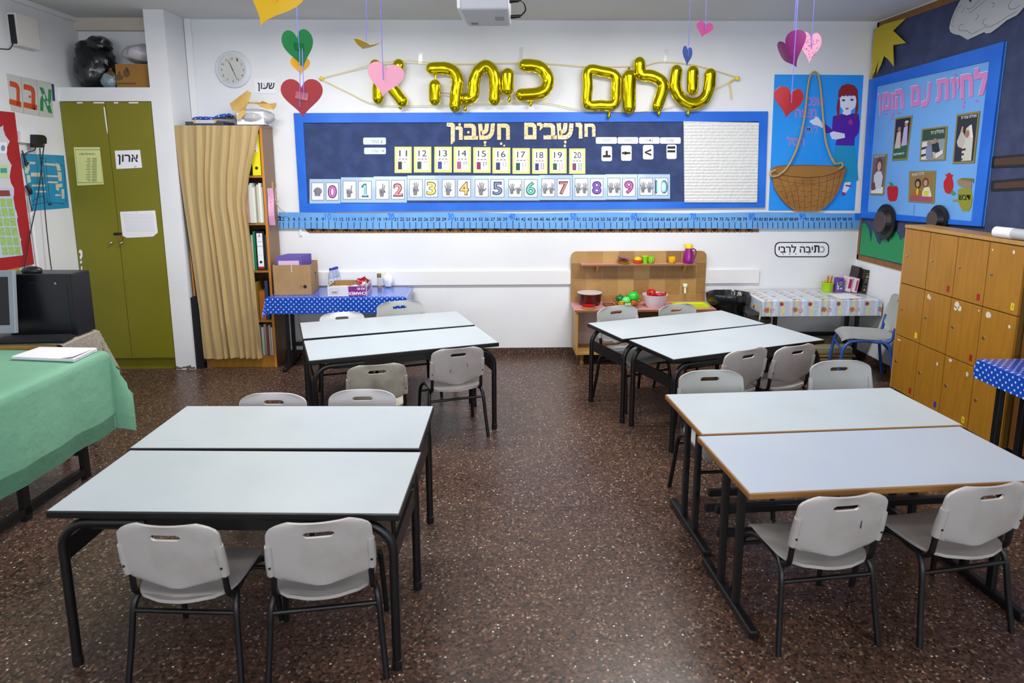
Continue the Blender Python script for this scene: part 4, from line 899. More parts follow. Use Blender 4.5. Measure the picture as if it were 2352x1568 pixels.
# gold letters on the board
G1 = [('ן', (1026, 282, 1045, 331)), ('ו', (1046, 290, 1063, 321)), ('ב', (1066, 284, 1098, 321)), ('ש', (1098, 284, 1137, 321)), ('ח', (1142, 284, 1171, 321))]
G2 = [('ם', (1204, 282, 1232, 320)), ('י', (1233, 282, 1247, 299)), ('ב', (1248, 283, 1279, 320)), ('ש', (1278, 283, 1317, 320)), ('ו', (1321, 282, 1337, 318)), ('ח', (1342, 284, 1367, 314))]
for wd, gs in (('in the left gold word', G1), ('in the right gold word', G2)):
    for ch_, bx in gs:
        m = MB(); textfit(m, ch_, BW, bx, .0135, .003, .045)
        single('foil_letter', m, FOILG, 'gold foil cut-out letter %s %s on the navy board' % (HN[ch_], wd), 'letter', 'gold foil letters on the board')
for i, (x, y, r_, lb) in enumerate(((1056, 286, 3.2, 'above the letter vav of the left gold word'), (1076, 304, 3, 'inside the letter bet of the left gold word'), (1134, 286, 3, 'on the shin of the left gold word'), (1114, 327, 3.4, 'upper one below the shin of the left gold word'), (1114, 333.5, 2.4, 'lower one below the shin of the left gold word'), (1151, 330, 3, 'upper one below the left het'), (1158, 334.5, 2.4, 'lower one below the left het'), (1298, 326, 3.2, 'upper one below the shin of the right gold word'), (1297, 335, 3, 'lower one below the shin of the right gold word'))):
    m = MB(); poly(m, BW, ell(x, y, r_, r_, 12), .0168 if 'on the shin' in lb else .0135, .002); single('foil_dot', m, FOILG, 'small gold foil vowel dot, ' + lb, 'dot', 'gold foil vowel dots')
# yellow number cards 11-20
CB = [(907, 337, 946, 397), (951, 337, 991, 396), (998, 337, 1038, 396), (1042, 337, 1082, 396), (1087, 338, 1127, 397), (1131, 339, 1172, 398), (1177, 340, 1217, 399), (1222, 341, 1257, 399), (1262, 341, 1301, 398), (1307, 341, 1344, 399)]
BARC = ['2A3A2E', '2E4A38', '3E4288', 'B05080', '8A2C5A', '33386E', '1E5440', '33307A', '1E5A3E', '7A3A5E']; DOTC = ['C05A70', 'C0506A', 'B07AA0', '2E7A60', '3A3A44', 'A890A8', 'C090A8', 'A03A70', 'B88AB0', '1E7A5A']
for i, bx in enumerate(CB):
    k = 11+i; t = thing('number_card', 'yellow-edged card showing the number %d and counting dots on the navy board' % k, 'card', BW.p((bx[0]+bx[2])/2, bx[3], .0125), 'yellow number cards on the board')
    m = MB(); rect(m, BW, bx, .0128, .0016); m.build('border', plain('D9DC82', .35), t)
    a, b_, c_, d = bx; wq = c_-a; m = MB(); rect(m, BW, (a+wq*.15, b_+5, c_-wq*.15, d-6), .0146, .0004); m.build('panel', mat('laminated card', 'E6E6EE', .22), t)
    m = MB(); textfit(m, str(k), BW, (a+wq*.27, b_+8, a+wq*.73, b_+22), .0153); 
    for q in range(3): rect(m, BW, (a+wq*(.24+.19*q), b_+27.5, a+wq*(.36+.19*q), b_+29), .0151, .0002)
    m.build('numeral', INK, t)
    m = MB()
    rect(m, BW, (a+wq*.2, b_+34, a+wq*.43, d-8), .0151, .0003); m.build('ten_bar', plain(BARC[i]), t)
    m = MB()
    for q in range(i+1 if i < 10 else 10): rect(m, BW, (a+wq*(.57+.14*(q % 2)), b_+34+3.6*(q//2), a+wq*(.57+.14*(q % 2))+2.4, b_+34+3.6*(q//2)+2.2), .0151, .0003)
    m.build('counting_dot', plain(DOTC[i]), t)
# hand cards 0-10
HB = [(712, 411, 783, 467), (784, 407, 859, 465), (859, 405, 935, 465), (936, 403, 1011, 460), (1011, 403, 1086, 460), (1086, 403, 1163, 460), (1163, 403, 1239, 460), (1239, 402, 1314, 459), (1315, 401, 1390, 459), (1390, 400, 1463, 458), (1464, 400, 1538, 456)]
HCOL = ['B03A9A', '1E8AA8', 'B8485A', 'C8B838', 'C89A20', '4A5A88', '1E9A80', '9A4A3A', '5A2A9A', 'A02A8A', '2A9AB0']
def handshape(m, cx, cy, s, n, off, th):
    """a raised hand seen flat, n fingers open, about 30*s px tall"""
    poly(m, BW, [(cx-4.2*s, cy+15*s), (cx+3.4*s, cy+15*s), (cx+4.2*s, cy+8*s), (cx+7*s, cy+2*s), (cx+6*s, cy-1*s), (cx-6*s, cy-1*s), (cx-6.4*s, cy+4*s)], off, th)
    F = [(-5, -1, -8.5, -9, 1.4), (-2, -1.5, -3.2, -14, 1.5), (1.3, -1.5, 1.6, -15, 1.5), (4.4, -1, 6, -12.5, 1.4), (6, 5, 11.5, -1.5, 1.6)]
    order = {0: [], 1: [3], 2: [2, 3], 3: [1, 2, 3], 4: [0, 1, 2, 3], 5: [0, 1, 2, 3, 4]}[n]
    for i in range(5):
        x0, y0, x1, y1, w_ = F[i]
        if i not in order: x1, y1 = x0+(x1-x0)*.15, y0-2.2
        dx, dy = x1-x0, y1-y0; l = math.hypot(dx, dy)+1e-6; nx, ny = -dy/l*w_, dx/l*w_
        tip = [(x1+nx*.8, y1+ny*.8), (x1+dx/l*w_*.9, y1+dy/l*w_*.9), (x1-nx*.8, y1-ny*.8)]
        poly(m, BW, [(cx+q*s, cy+w*s) for q, w in [(x0+nx, y0+ny)]+tip+[(x0-nx, y0-ny)]], off, th)
HG = mat('printed grey hand', '6E6E74', .5, noise=('85858C', 60, .4, .6))
for k, bx in enumerate(HB):
    a, b_, c_, d = bx; wq = c_-a; t = thing('number_card', 'pale blue card with grey hand picture and numeral %d, lowest row on the board' % k, 'card', BW.p((a+c_)/2, d, .0125), 'hand number cards on the board')
    m = MB(); dz = .0016*(k % 2); rect(m, BW, bx, .0128+dz, .0014); m.build('card_base', mat('pale blue laminate', 'A9C2DE', .16, coat=.5), t)
    m = MB(); 
    for x0, x1 in ((a+wq*.06, a+wq*.47), (a+wq*.53, a+wq*.94)): rect(m, BW, (x0, b_+8, x1, d-7), .0143+dz, .0004)
    m.build('outline', plain('74747C'), t)
    m = MB()
    for x0, x1 in ((a+wq*.06+1.3, a+wq*.47-1.3), (a+wq*.53+1.3, a+wq*.94-1.3)): rect(m, BW, (x0, b_+9.3, x1, d-8.3), .0148+dz, .0004)
    m.build('panel', mat('laminated card'), t)
    cx = a+wq*.265; cy = (b_+d)/2+1; m = MB()
    if k == 0: poly(m, BW, [(cx-10, cy-2), (cx-7, cy-7), (cx-2, cy-10), (cx+5, cy-9), (cx+10, cy-3), (cx+9, cy+3), (cx+6, cy+5), (cx+6, cy+10), (cx-7, cy+10), (cx-7, cy+4)], .0153+dz, .0003)
    elif k <= 5: handshape(m, cx-1, cy+1, .98, k, .0153+dz, .0003)
    else:
        handshape(m, cx-7.5, cy+1, .8, 5, .0153+dz, .0003); handshape(m, cx+7.5, cy+1, .8, k-5, .0153+dz, .0003)
    m.build('hand_picture', HG, t)
    cx = a+wq*.735; hw = wq*(.13 if k != 1 else .09) if k < 10 else wq*.17
    m = MB(); textfit(m, str(k), BW, (cx-hw-1.4, cy-15.5, cx+hw+1.4, cy+15.5), .0153+dz, 0, .055); m.build('numeral_outline', plain('1E2030'), t)
    m = MB(); textfit(m, str(k), BW, (cx-hw, cy-14, cx+hw, cy+14), .0158+dz, 0, .025); m.build('numeral', plain(HCOL[k], .3), t)
    m = MB(); textfit(m, str(k), BW, (cx-hw+(1.6 if k != 1 else 2.4), cy-12.2, cx+hw-(1.6 if k != 1 else 2.4), cy+12.2), .0162+dz, 0, -.02); m.build('numeral_highlight', mat('pale tint '+str(k), ['D08AC8', '9AD8E0', 'E8B8B8', 'EEEAA0', 'F0E2A0', '8A96B8', '8AD8C8', 'C88A7A', '8A5AC8', 'C870B8', '9AD8E0'][k], .3), t)
# sign cards
for bx, tx in (((1368, 315, 1416.5, 330), 'חבור'), ((1418, 315, 1465, 330), 'חסור'), ((1467, 315, 1514, 330), 'גדול'), ((1515, 315.5, 1562.5, 330), 'שווה')):
    nm = {'חבור': 'addition', 'חסור': 'subtraction', 'גדול': 'greater', 'שווה': 'equal'}[tx]
    t = thing('word_card', 'small rounded white word card for %s above its symbol card' % nm, 'card', BW.p(bx[0]+20, 330, .0125), 'word cards over the symbols')
    m = MB(); poly(m, BW, rrect(bx, 3), .0128, .0014); m.build('card', mat('laminated card'), t)
    m = MB(); textfit(m, heb(tx), BW, (bx[0]+14, bx[1]+4, bx[2]-15, bx[3]-4.5), .0144); m.build('print', plain('8A8A92'), t)
SY = [((1381, 336, 1405, 370), 'inverted T-like plus', [(1384, 356, 1402, 361.5), (1390.5, 346, 1395.5, 357)]), ((1426, 334, 1450, 369), 'minus', [(1428, 349, 1447, 354)]), ((1476, 333, 1500, 366), 'less-than', None), ((1530, 332, 1553, 365), 'equals', [(1532, 336, 1550, 341.5), (1532, 345, 1550, 350)])]  # the plus is drawn without its foot, imitating glare over the print
for bx, nm, rs in SY:
    t = thing('symbol_card', 'rounded white card with a bold black %s sign on the navy board' % nm, 'card', BW.p(bx[0]+12, bx[3], .0125), 'symbol cards on the board')
    m = MB(); poly(m, BW, rrect(bx, 4), .0128, .0014); m.build('card', mat('laminated card'), t); m = MB()
    if rs:
        for q in rs: rect(m, BW, q, .0144, .0004)
        if nm == 'minus': rect(m, BW, (1434, 348, 1438, 355.5), .0144, .0004)
    else: poly(m, BW, [(1495, 342), (1495, 346.5), (1484.5, 350), (1495, 353.5), (1495, 358), (1480, 351.5), (1480, 348.5)], .0144, .0004)
    m.build('symbol', INK, t)
for bx, tx, ar in (((835, 316, 887, 332), 'טור', 'downward arrow'), ((837, 339, 887, 354), 'שורה', 'sideways arrow')):
    t = thing('word_card', 'small pale word card with a %s at the left part of the navy board' % ar, 'card', BW.p(860, bx[3], .0125))
    m = MB(); poly(m, BW, rrect(bx, 3), .0128, .0014); m.build('card', mat('bluish laminated card', 'C9D6DE', .22), t)
    m = MB(); textfit(m, heb(tx), BW, (bx[0]+18, bx[1]+5, bx[2]-17, bx[3]-4), .0144)
    if 'down' in ar: rect(m, BW, (876.6, 320, 877.6, 328), .0144, .0004); poly(m, BW, [(875, 325.5), (879, 325.5), (877, 329)], .0144, .0004)
    else: rect(m, BW, (873, 346, 882, 347), .0144, .0004); poly(m, BW, [(880, 344), (884, 346.5), (880, 349)], .0144, .0004)
    m.build('print', plain('8A8E98'), t)
# number line
KN = [(1, 641), (5, 689), (10, 757), (20, 901), (30, 1038), (40, 1178), (50, 1318), (60, 1457), (70, 1592), (80, 1726), (90, 1842), (99, 1953), (100, 1967)]
def nx(k):
    for (a, xa), (b_, xb) in zip(KN, KN[1:]):
        if a <= k <= b_: return xa+(xb-xa)*(k-a)/(b_-a)
t = thing('number_line', 'long blue paper number line from 1 to 100 under the bulletin board', 'number line', BW.p(1300, 524))
NL = [642]+list(range(660, 1965, 20))+[1973]; m = MB()
G = [[BW.p(x, y, .0245+.0012*sin(x*.11)) for y in (488+1.2*sin(x*.017), 524.5-.8*sin(x*.013))] for x in NL]
m.shell(G, (0, .0015, 0)); m.build('strip', mat('blue glossy paper', '6CA6E0', .25, noise=('5E9ADC', 5, .4, .7)), t, True)
m, m2, m3 = MB(), MB(), MB()
for k in range(1, 101):
    x = nx(k)
    if k < 100: rect(m, BW, (max(x, 645)-.7, 509.5 if k % 10 else 506, max(x, 645)+.7, 523.5), .0262, .0004)
    if k % 10:
        m2 = MB(); textat(m2, str(k), BW.p(x-(4 if k > 20 else 0) if k > 1 else 645, 502.5, .0), X_, Z_, NY, .029 if k < 81 else .027, .0266, .014); m2.build('numeral', plain('101A40'), t)
    elif k < 100: m3 = MB(); textfit(m3, str(k), BW, (x-9, 489, x+5, 504.5), .0266, 0, .03); m3.build('tens_numeral', plain('1470DE'), t)
    else: m3 = MB(); rect(m3, BW, (1960, 490, 1972.5, 505), .0264, .0004); m3.build('hundred_patch', plain('1470DE'), t)
m.build('tick_mark', plain('101A40'), t); 
for x in (945, 1166, 1170): pass
t = thing('paper_strip', 'brown paper strip with a row of black ants under the number line', 'paper strip', BW.p(1220, 535))
m = MB(); poly(m, BW, [(698, 519), (1743, 517), (1743, 533), (712, 535), (704, 531)], .0005, .002); m.build('strip', mat('brown paper strip', '8E6230', .6), t)
m = MB()
for i in range(39):
    x = 717+i*26.4; y = 526+(531-526)*0
    poly(m, BW, ell(x, y-1, 5.6, 4, 10), .0027, .0006); poly(m, BW, ell(x, y+3.4, 3.2, 2.6, 8), .0027, .0006)
    for s_ in (-1, 1): poly(m, BW, [(x+s_*3, y), (x+s_*9, y+3), (x+s_*7, y+8), (x+s_*5.5, y+8), (x+s_*7, y+4), (x+s_*2, y+2)], .0027, .0005)
m.build('ant_picture', INK, t)
# white printed plate at the right
t = thing('sign', 'white rounded sign with black outline and Hebrew title above the floral table', 'sign', BW.p(1842, 590))
m = MB(); poly(m, BW, rrect((1779, 555.5, 1904, 590.5), 12), .0005, .0014); m.build('outline', INK, t)
m = MB(); poly(m, BW, rrect((1781.4, 557.8, 1901.6, 588.2), 10.5), .0016, .0008); m.build('plate', PAPER, t)
m = MB(); textfit(m, heb('יבה לרבי'), BW, (1788, 562, 1867, 580), .003, 0, .035); textfit(m, heb('ת'), BW, (1868.5, 563, 1882, 580), .003)
for x in (1797, 1812, 1826, 1856): rect(m, BW, (x, 582.5, x+3, 584), .0026, .0004)
m.build('lettering', INK, t); m = MB(); textfit(m, heb('כ'), BW, (1884, 565, 1894, 580), .003, 0, .03); m.build('faded_letter', plain('9A9AA2'), t)
# girl poster
t = thing('poster', 'bright blue poster of a red-braided girl in a purple sweater behind the hanging basket', 'poster', BW.p(1870, 483))
m = MB(); poly(m, BW, [(1779, 171), (1983, 172.5), (1962, 483), (1765, 483)], .001, .003); m.build('sheet', mat('azure poster', '1C92F0', .4, noise=('2C9AF2', 3, .4, .7)), t)
gz = lambda x, y: (1680+x/3.647, 130+y/3.647)
def art(nm, polys, h, lay, rough=.5):
    m = MB()
    for q in polys: poly(m, BW, [gz(*a) for a in q], .0042+lay*.0006, .0005)
    m.build(nm, plain(h, rough), t)
art('leg_picture', [[(950, 1040), (1000, 1040), (985, 1100), (950, 1150), (925, 1140)], [(885, 1060), (915, 1060), (900, 1100), (870, 1150), (860, 1140)]], 'DCDCEC', 0)
art('shoe_picture', [[(920, 1130), (955, 1140), (950, 1165), (925, 1165)], [(955, 1072), (1002, 1078), (998, 1092), (955, 1085)], [(855, 1145), (880, 1130), (870, 1165), (852, 1165)]], '8A2A6A', 1)
art('skirt_picture', [[(868, 745), (1030, 745), (1050, 870), (1060, 1035), (1000, 1048), (925, 1055), (850, 1000), (850, 870)]], '1490BE', 1)
art('sweater_picture', [[(885, 490), (930, 478), (1000, 475), (1062, 482), (1072, 560), (1062, 640), (1030, 680), (1028, 745), (868, 742), (880, 690), (850, 640), (790, 640), (765, 595), (780, 560), (840, 610), (848, 500)]], '4C0E9A', 2)
art('arm_picture', [[(820, 640), (850, 625), (945, 645), (948, 680), (870, 695), (840, 690), (828, 665)], [(655, 535), (690, 520), (705, 500), (725, 510), (755, 550), (775, 575), (760, 600), (725, 580), (680, 570), (652, 545)]], 'D6DAF0', 3)
art('face_picture', [[(905, 330), (1040, 330), (1045, 390), (1030, 430), (1000, 450), (998, 480), (965, 492), (925, 480), (935, 450), (910, 420)]], 'E0E2F0', 3)
art('hair_picture', [[(890, 340), (893, 290), (920, 245), (970, 228), (1025, 240), (1055, 280), (1058, 345), (1045, 370), (1035, 330), (1010, 320), (1000, 335), (985, 318), (970, 335), (955, 318), (940, 335), (925, 325), (905, 350)],
     [(890, 350), (905, 360), (903, 440), (898, 520), (885, 525), (878, 430)], [(1045, 360), (1058, 350), (1060, 430), (1040, 520), (1025, 530), (1035, 440)]], '8A1420', 4)
art('eye_picture', [ [a for a in ell(936, 366, 15, 9, 12)], ell(1006, 362, 15, 9, 12)], '2A4A6A', 4); art('lip_picture', [ell(965, 436, 15, 7, 10)], 'A8485A', 4); art('badge_picture', [ell(995, 550, 18, 24, 12)], 'A02A8A', 4)
m = MB()
for tx, bx in (('הופכי', (1851, 223, 1892, 243)), ('מצוה', (1826, 250, 1875, 270)), ('לתוך', (1834, 288, 1878, 312)), ('הסל', (1807, 312, 1847, 335))): textfit(m, heb(tx), BW, bx, .0045, 0, .02)
m.build('lettering', plain('B07AC8'), t)
# hanging basket of painted board with a rope handle
t = thing('basket', 'painted brown cut-out basket on a rope loop hanging before the girl poster', 'basket', BW.p(1852, 484, .02))
bo = [(328, 945), (345, 925), (400, 912), (600, 905), (800, 912), (905, 918), (945, 925), (940, 960), (915, 1040), (880, 1130), (830, 1200), (770, 1260), (720, 1292), (620, 1294), (520, 1290), (450, 1240), (390, 1170), (350, 1100), (335, 1010)]
m = MB(); poly(m, BW, [gz(*a) for a in bo], .012, .02); m.build('basket_front', mat('painted wicker board', '8F5F26', .6, noise=('A87634', 5, .35, .7)), t)
m = MB(); poly(m, BW, [gz(*a) for a in [(345, 935), (400, 918), (600, 912), (800, 918), (925, 930), (860, 970), (760, 1000), (620, 1010), (480, 1000), (390, 980)]], .0322, .0006); m.build('inner_rim', mat('basket inside', '9A6A2C', .6), t)
m = MB()
def gs_(pts, r_=.0016): stroke(m, BW, [gz(*a) for a in pts], r_, .0325)
gs_(smoothp([Vector((345, 975, 0)), Vector((480, 1003, 0)), Vector((620, 1013, 0)), Vector((760, 1002, 0)), Vector((860, 972, 0)), Vector((940, 930, 0))], 4) and [(345, 975), (480, 1003), (620, 1013), (760, 1002), (860, 972), (940, 930)], .003)
gs_([(340, 1010), (480, 1050), (620, 1068), (760, 1050), (900, 1000)]); gs_([(345, 935), (400, 916), (600, 909), (800, 915), (930, 926)], .0022)
for a, b_ in (((385, 1000), (470, 1240)), ((450, 1010), (520, 1270)), ((510, 1012), (560, 1285)), ((580, 1014), (600, 1290)), ((650, 1014), (650, 1290)), ((720, 1010), (700, 1285)), ((790, 1000), (750, 1265)), ((850, 975), (800, 1225)), ((900, 960), (850, 1160))): gs_([a, ((a[0]+b_[0])/2+8, (a[1]+b_[1])/2), b_])
for j in range(5):
    for i in range(9):
        x = 385+i*58+(j % 2)*25; y = 1085+j*44+8*sin(i*2.1)
        if abs(x-625) < 290-j*42: gs_([(x-20, y+6*sin(i)), (x+18, y-8)])
m.build('weave_line', plain('4E2A10'), t)
rp = [gz(*a) for a in [(355, 950), (320, 965), (315, 995), (345, 1003), (390, 985), (450, 930), (520, 800), (570, 640), (600, 480), (625, 300), (645, 180), (665, 145), (688, 132), (710, 148), (728, 200), (745, 350), (755, 560), (775, 720), (820, 850), (850, 900)]]
m = MB(); m.tube(smoothp([BW.p(x, y, .04 if y > 240 else .022) for x, y in rp], 4), .0095, 8)
m.tube(smoothp([BW.p(*gz(825, 850), .045), BW.p(*gz(850, 895), .042), BW.p(*gz(900, 890), .042), BW.p(*gz(912, 915), .042), BW.p(*gz(885, 940), .038)], 4), .0085, 8)
m.build('rope_handle', mat('beige rope', 'B09C72', .9, bump=(160, .8, .004)), t, True)
# ================================================================ balloons
bz = lambda x, y: (960+x/3.095, 110+y/3.095)
ez = lambda x, y: (540+x/4.055, y/4.055)
def balloon(name, paths, tails, label, f=bz, thin=()):
    t = thing('letter_balloon', label, 'balloon', BW.p(*f(*tails[0]), .06), 'gold foil letter balloons')
    m = MB()
    for pts, r, cl in paths:
        P = smoothp([BW.p(*f(*a), .074) for a in pts], 5, cl) if len(pts) > 2 else [BW.p(*f(*a), .074) for a in [pts[0], ((pts[0][0]+pts[1][0])/2, (pts[0][1]+pts[1][1])/2), pts[1]]]
        rm = SZ(r/ (3.095 if f is bz else 4.055), P[0]); K = len(P)
        rm *= 1.17; rs = [rm*(1+.02*sin(i*1.3)+.012*sin(i*2.9)) for i in range(K)]
        m.tube(P, rs, 18, 0, cl, sq=(.82, 1), round_=not cl, ups=(0, 1, 0))
    m.build('balloon_body', GOLD, t, True)
    m = MB()
    for pts, r, cl in paths:                                   # crimped seam around each tube
        P = smoothp([BW.p(*f(*a), .074) for a in pts], 5, cl) if len(pts) > 2 else [BW.p(*f(*a), .074) for a in pts]
        rm = SZ(r/(3.095 if f is bz else 4.055), P[0])
        m.tube(P, [rm*(1.22+.04*((i*7) % 3-1)) for i in range(len(P))], 10, 0, cl, sq=(.06, 1), round_=not cl, ups=(0, 1, 0))
    m.build('seam', GOLD, t)
    for x, y in tails:
        a = BW.p(*f(x, y), .06); m = MB().tube([a+Vector((0, 0, .02)), a, a-Vector((.004, 0, .02)), a-Vector((-.003, 0, .035))], [.008, .013, .017, .006], 8); m.build('tail', GOLD, t, True)
    for a, b_ in thin: m = MB().tube([BW.p(*f(*a), .06), BW.p(*f(*b_), .06)], .008, 8, sq=(.4, 1)); m.build('web', GOLD, t, True)
balloon('', [([(1320, 620), (1370, 680), (1430, 760), (1500, 860), (1565, 945)], 46, 0), ([(1535, 615), (1520, 690), (1480, 770)], 46, 0), ([(1400, 740), (1350, 800), (1345, 920)], 46, 0)], [(1550, 985)], 'gold foil letter balloon alef, half covered by the pink paper heart', ez)
balloon('', [([(105, 155), (190, 152), (255, 175), (285, 240), (275, 330), (268, 415)], 37, 0), ([(125, 275), (125, 370)], 36, 0)], [(262, 435)], 'gold foil letter balloon he, second from the wrapped alef end', bz, [((130, 200), (127, 250)), ((160, 322), (240, 332))])
balloon('', [([(350, 368), (392, 345), (402, 250), (425, 180), (480, 137), (530, 170), (548, 260), (545, 370)], 36, 0)], [(340, 425)], 'gold foil arch-shaped letter balloon tav between the he and the short yod')
balloon('', [([(636, 195), (636, 300)], 38, 0)], [(650, 360)], 'shortest gold foil letter balloon, yod, between tav and kaf')
balloon('', [([(758, 132), (850, 142), (908, 195), (918, 265), (870, 325), (735, 340)], 38, 0)], [(800, 390)], 'gold foil letter balloon kaf open to the left, left of the square one')
balloon('', [([(1205, 170), (1300, 175), (1392, 205), (1398, 300), (1385, 405), (1290, 412), (1200, 405), (1200, 290)], 31, 1)], [(1352, 475)], 'square closed gold foil letter balloon final mem')
balloon('', [([(1490, 210), (1490, 425)], 41, 0)], [(1490, 160)], 'straight upright gold foil letter balloon vav beside the square one')
balloon('', [([(1562, 115), (1575, 195), (1640, 205), (1705, 235), (1728, 290), (1690, 415)], 36, 0)], [(1705, 455)], 'gold foil letter balloon lamed with the tall upper arm')
balloon('', [([(1822, 170), (1815, 280), (1850, 360), (1930, 405), (2015, 370), (2052, 290), (2060, 195)], 36, 0), ([(1938, 175), (1935, 300)], 35, 0)], [(1910, 455)], 'three-armed gold foil letter balloon shin under the blue heart')
def bp_(x, y, o=.03): return BW.p(x, y, o)
m = MB().tube(smoothp([bp_(736, 181), bp_(800, 165), bp_(868, 148, .06), bp_(930, 142, .08), bp_(985, 146, .06), bp_(1060, 148), bp_(1180, 146), bp_(1270, 148), bp_(1350, 154), bp_(1470, 152), bp_(1520, 143), bp_(1600, 152), bp_(1690, 178)], 4), .0028, 6)
m.tube(smoothp([bp_(736, 181), bp_(800, 212), bp_(865, 240), bp_(980, 243), bp_(1080, 240), bp_(1240, 236), bp_(1330, 252), bp_(1450, 258), bp_(1540, 246), bp_(1640, 205), bp_(1692, 180)], 4), .0028, 6)
m.tube(smoothp([bp_(1692, 178), bp_(1680, 184), bp_(1673, 190), bp_(1676, 210), bp_(1677, 228)], 4), .004, 6); blob(m, bp_(740, 181), (.035, .02, .03), 4, .3, 2, .2); blob(m, bp_(1692, 181), (.035, .02, .04), 6, .3, 2, .2)
single('ribbon', m, YRIB, 'thin yellow ribbon stringing the gold letter balloons along the wall', 'ribbon', None, True)
for x, y, lb in ((966, 130, 'left end of the balloon row'), (1197, 122, 'middle of the balloon row'), (1530, 128, 'right end of the balloon row')):
    m = MB(); poly(m, BW, [(x-4, y-14), (x+5, y-14), (x+3, y+16), (x-5, y+16)], .0006, .0006); single('tape', m, mat('clear tape', 'F2F2F4', .12, trans=.3), 'strip of clear tape on the wall at the '+lb, 'tape', 'tape strips over the balloons')
# ================================================================ hanging paper hearts
HT = [(16*sin(a)**3/32, (13*cos(a)-5*cos(2*a)-2*cos(3*a)-cos(4*a)+2.4)/32) for a in [2*pi*i/40 for i in range(40)]]
def heart(px, py, y, size, hexc, label, yaw=0, roll=0, tilt=0, strings=(), bend=.0, backm=None, tape=True, sy=1.0):
    c = PY(px, py, y); t = thing('paper_heart', label, 'heart', c, 'paper hearts hanging from the ceiling')
    R = Matrix.Rotation(R_(yaw), 3, 'Z') @ Matrix.Rotation(R_(tilt), 3, 'X') @ Matrix.Rotation(R_(roll), 3, 'Y')
    q = lambda x, z, o=0: c+R @ Vector((x*size, o+bend*size*(x*x*2-.2), z*size*sy))
    m = MB(); n = R @ Vector((0, 1, 0)); ring = HT
    # fan of rings so that the sheet can bend
    G = [[q(x*s_, z*s_) for x, z in ring+ring[:1]] for s_ in (.02, .35, .7, 1)]
    m.shell(G, n*.0016); o = m.build('sheet', plain(hexc, .45), t, True)
    if tape: MB().box(q(0, .06, -.002), (size*.3, .0006, size*.17), R @ Matrix.Rotation(.2, 3, 'Y')).build('tape', plain(backm or hexc, .12), t)
    for st in strings:
        P = [PY(a, b_, d) if a is not None else None for a, b_, d in st]
        MB().tube(smoothp(P, 3), .0018, 6, sq=(.4, 1)).build('ribbon', RIB, t, True)
    return t
def up(px, py, y, x2=None): 
    a = PY(px, py, y); b_ = Vector((a.x if x2 is None else x2, y, ZC)); return a, b_
def hung(px, py, y, size, hexc, label, sx=None, extra=None, **k):
    t = heart(px, py, y, size, hexc, label, **k); a = PY(px if sx is None else sx, py, y); a.z = max(a.z, PY(px, py, y).z-.02)-.0; a.y -= .006
    MB().tube([a, (a.x-.002, a.y, (a.z+ZC)/2), (a.x, a.y, ZC)], .0018, 6, sq=(.4, 1)).build('ribbon', RIB, t, True)
    return t
hung(622, -8, 2.5, .23, 'F0BC08', 'big yellow paper heart cut by the top picture edge', 608, yaw=-14, roll=24, bend=.12)
hung(688, 113, 3.1, .178, '0E7A3C', 'green paper heart hanging above the red one by the balloons', 688, yaw=58, roll=-12, tilt=0, sy=1.0, backm='0E7038')
heart(690, 152, 3.16, .085, 'DDA012', 'small orange-yellow paper heart peeking out below the green one', yaw=25, tape=False, strings=[[(690, 150, 3.158), (689, 110, 3.12)]])
t = heart(694, 226, 3.05, .18, '8E0618', 'red paper heart at the upper corner of the bulletin board, lowest of its string', strings=[[(688, 110, 3.09), (689, 190, 3.05), (689, 245, 3.045)], [(694, 112, 3.09), (697, 190, 3.05), (699, 224, 3.045)]], backm='A01020')
heart(842, 102, 3.2, .125, 'E0B80C', 'yellow paper heart seen almost edge-on left of the pink heart', yaw=0, tilt=86, roll=30, bend=.34, tape=False, strings=[[(841, 95, 3.2), (842, 40, 3.2), (841, -60, 3.2), (840, -240, 3.2)]])
hung(884, 184, 3.0, .155, 'E49AB4', 'pink paper heart hanging in front of the alef balloon', 881, roll=10, tape=False)
hung(1617, 68, 3.5, .082, 'A00C70', 'small magenta paper heart high up right of the projector', 1619, roll=14, yaw=-8, tape=False)
hung(1579, 129, 3.7, .11, '4A66AE', 'narrow blue paper heart hanging above the shin balloon', 1580, yaw=48, tape=False)
hung(1819, 119, 3.3, .175, '760A62', 'twisted purple paper heart next to the speckled pink one', 1820, yaw=-66, roll=-24, tilt=14, bend=.45, tape=False)
t = hung(1861, 110, 3.4, .135, 'E2A0BC', 'pale pink paper heart with purple speckles at the top right', 1862, yaw=20, sy=1.18, tape=False)
R = Matrix.Rotation(R_(20), 3, 'Z'); c = PY(1861, 110, 3.4); m = MB()
for i in range(34):
    x, z = rnd.uniform(-.36, .36), rnd.uniform(-.3, .36)
    if abs(x) < .38-.6*max(0, -z): m.box(c+R @ Vector((x*.135, -.0012, z*.155)), (.003, .0008, .005), R)
m.build('speckle', plain('8A4A78'), t)
hung(1811, 236, 3.1, .148, '920816', 'glossy red paper heart hanging in front of the blue girl poster', 1816, roll=8, yaw=10, bend=.15, tape=False)
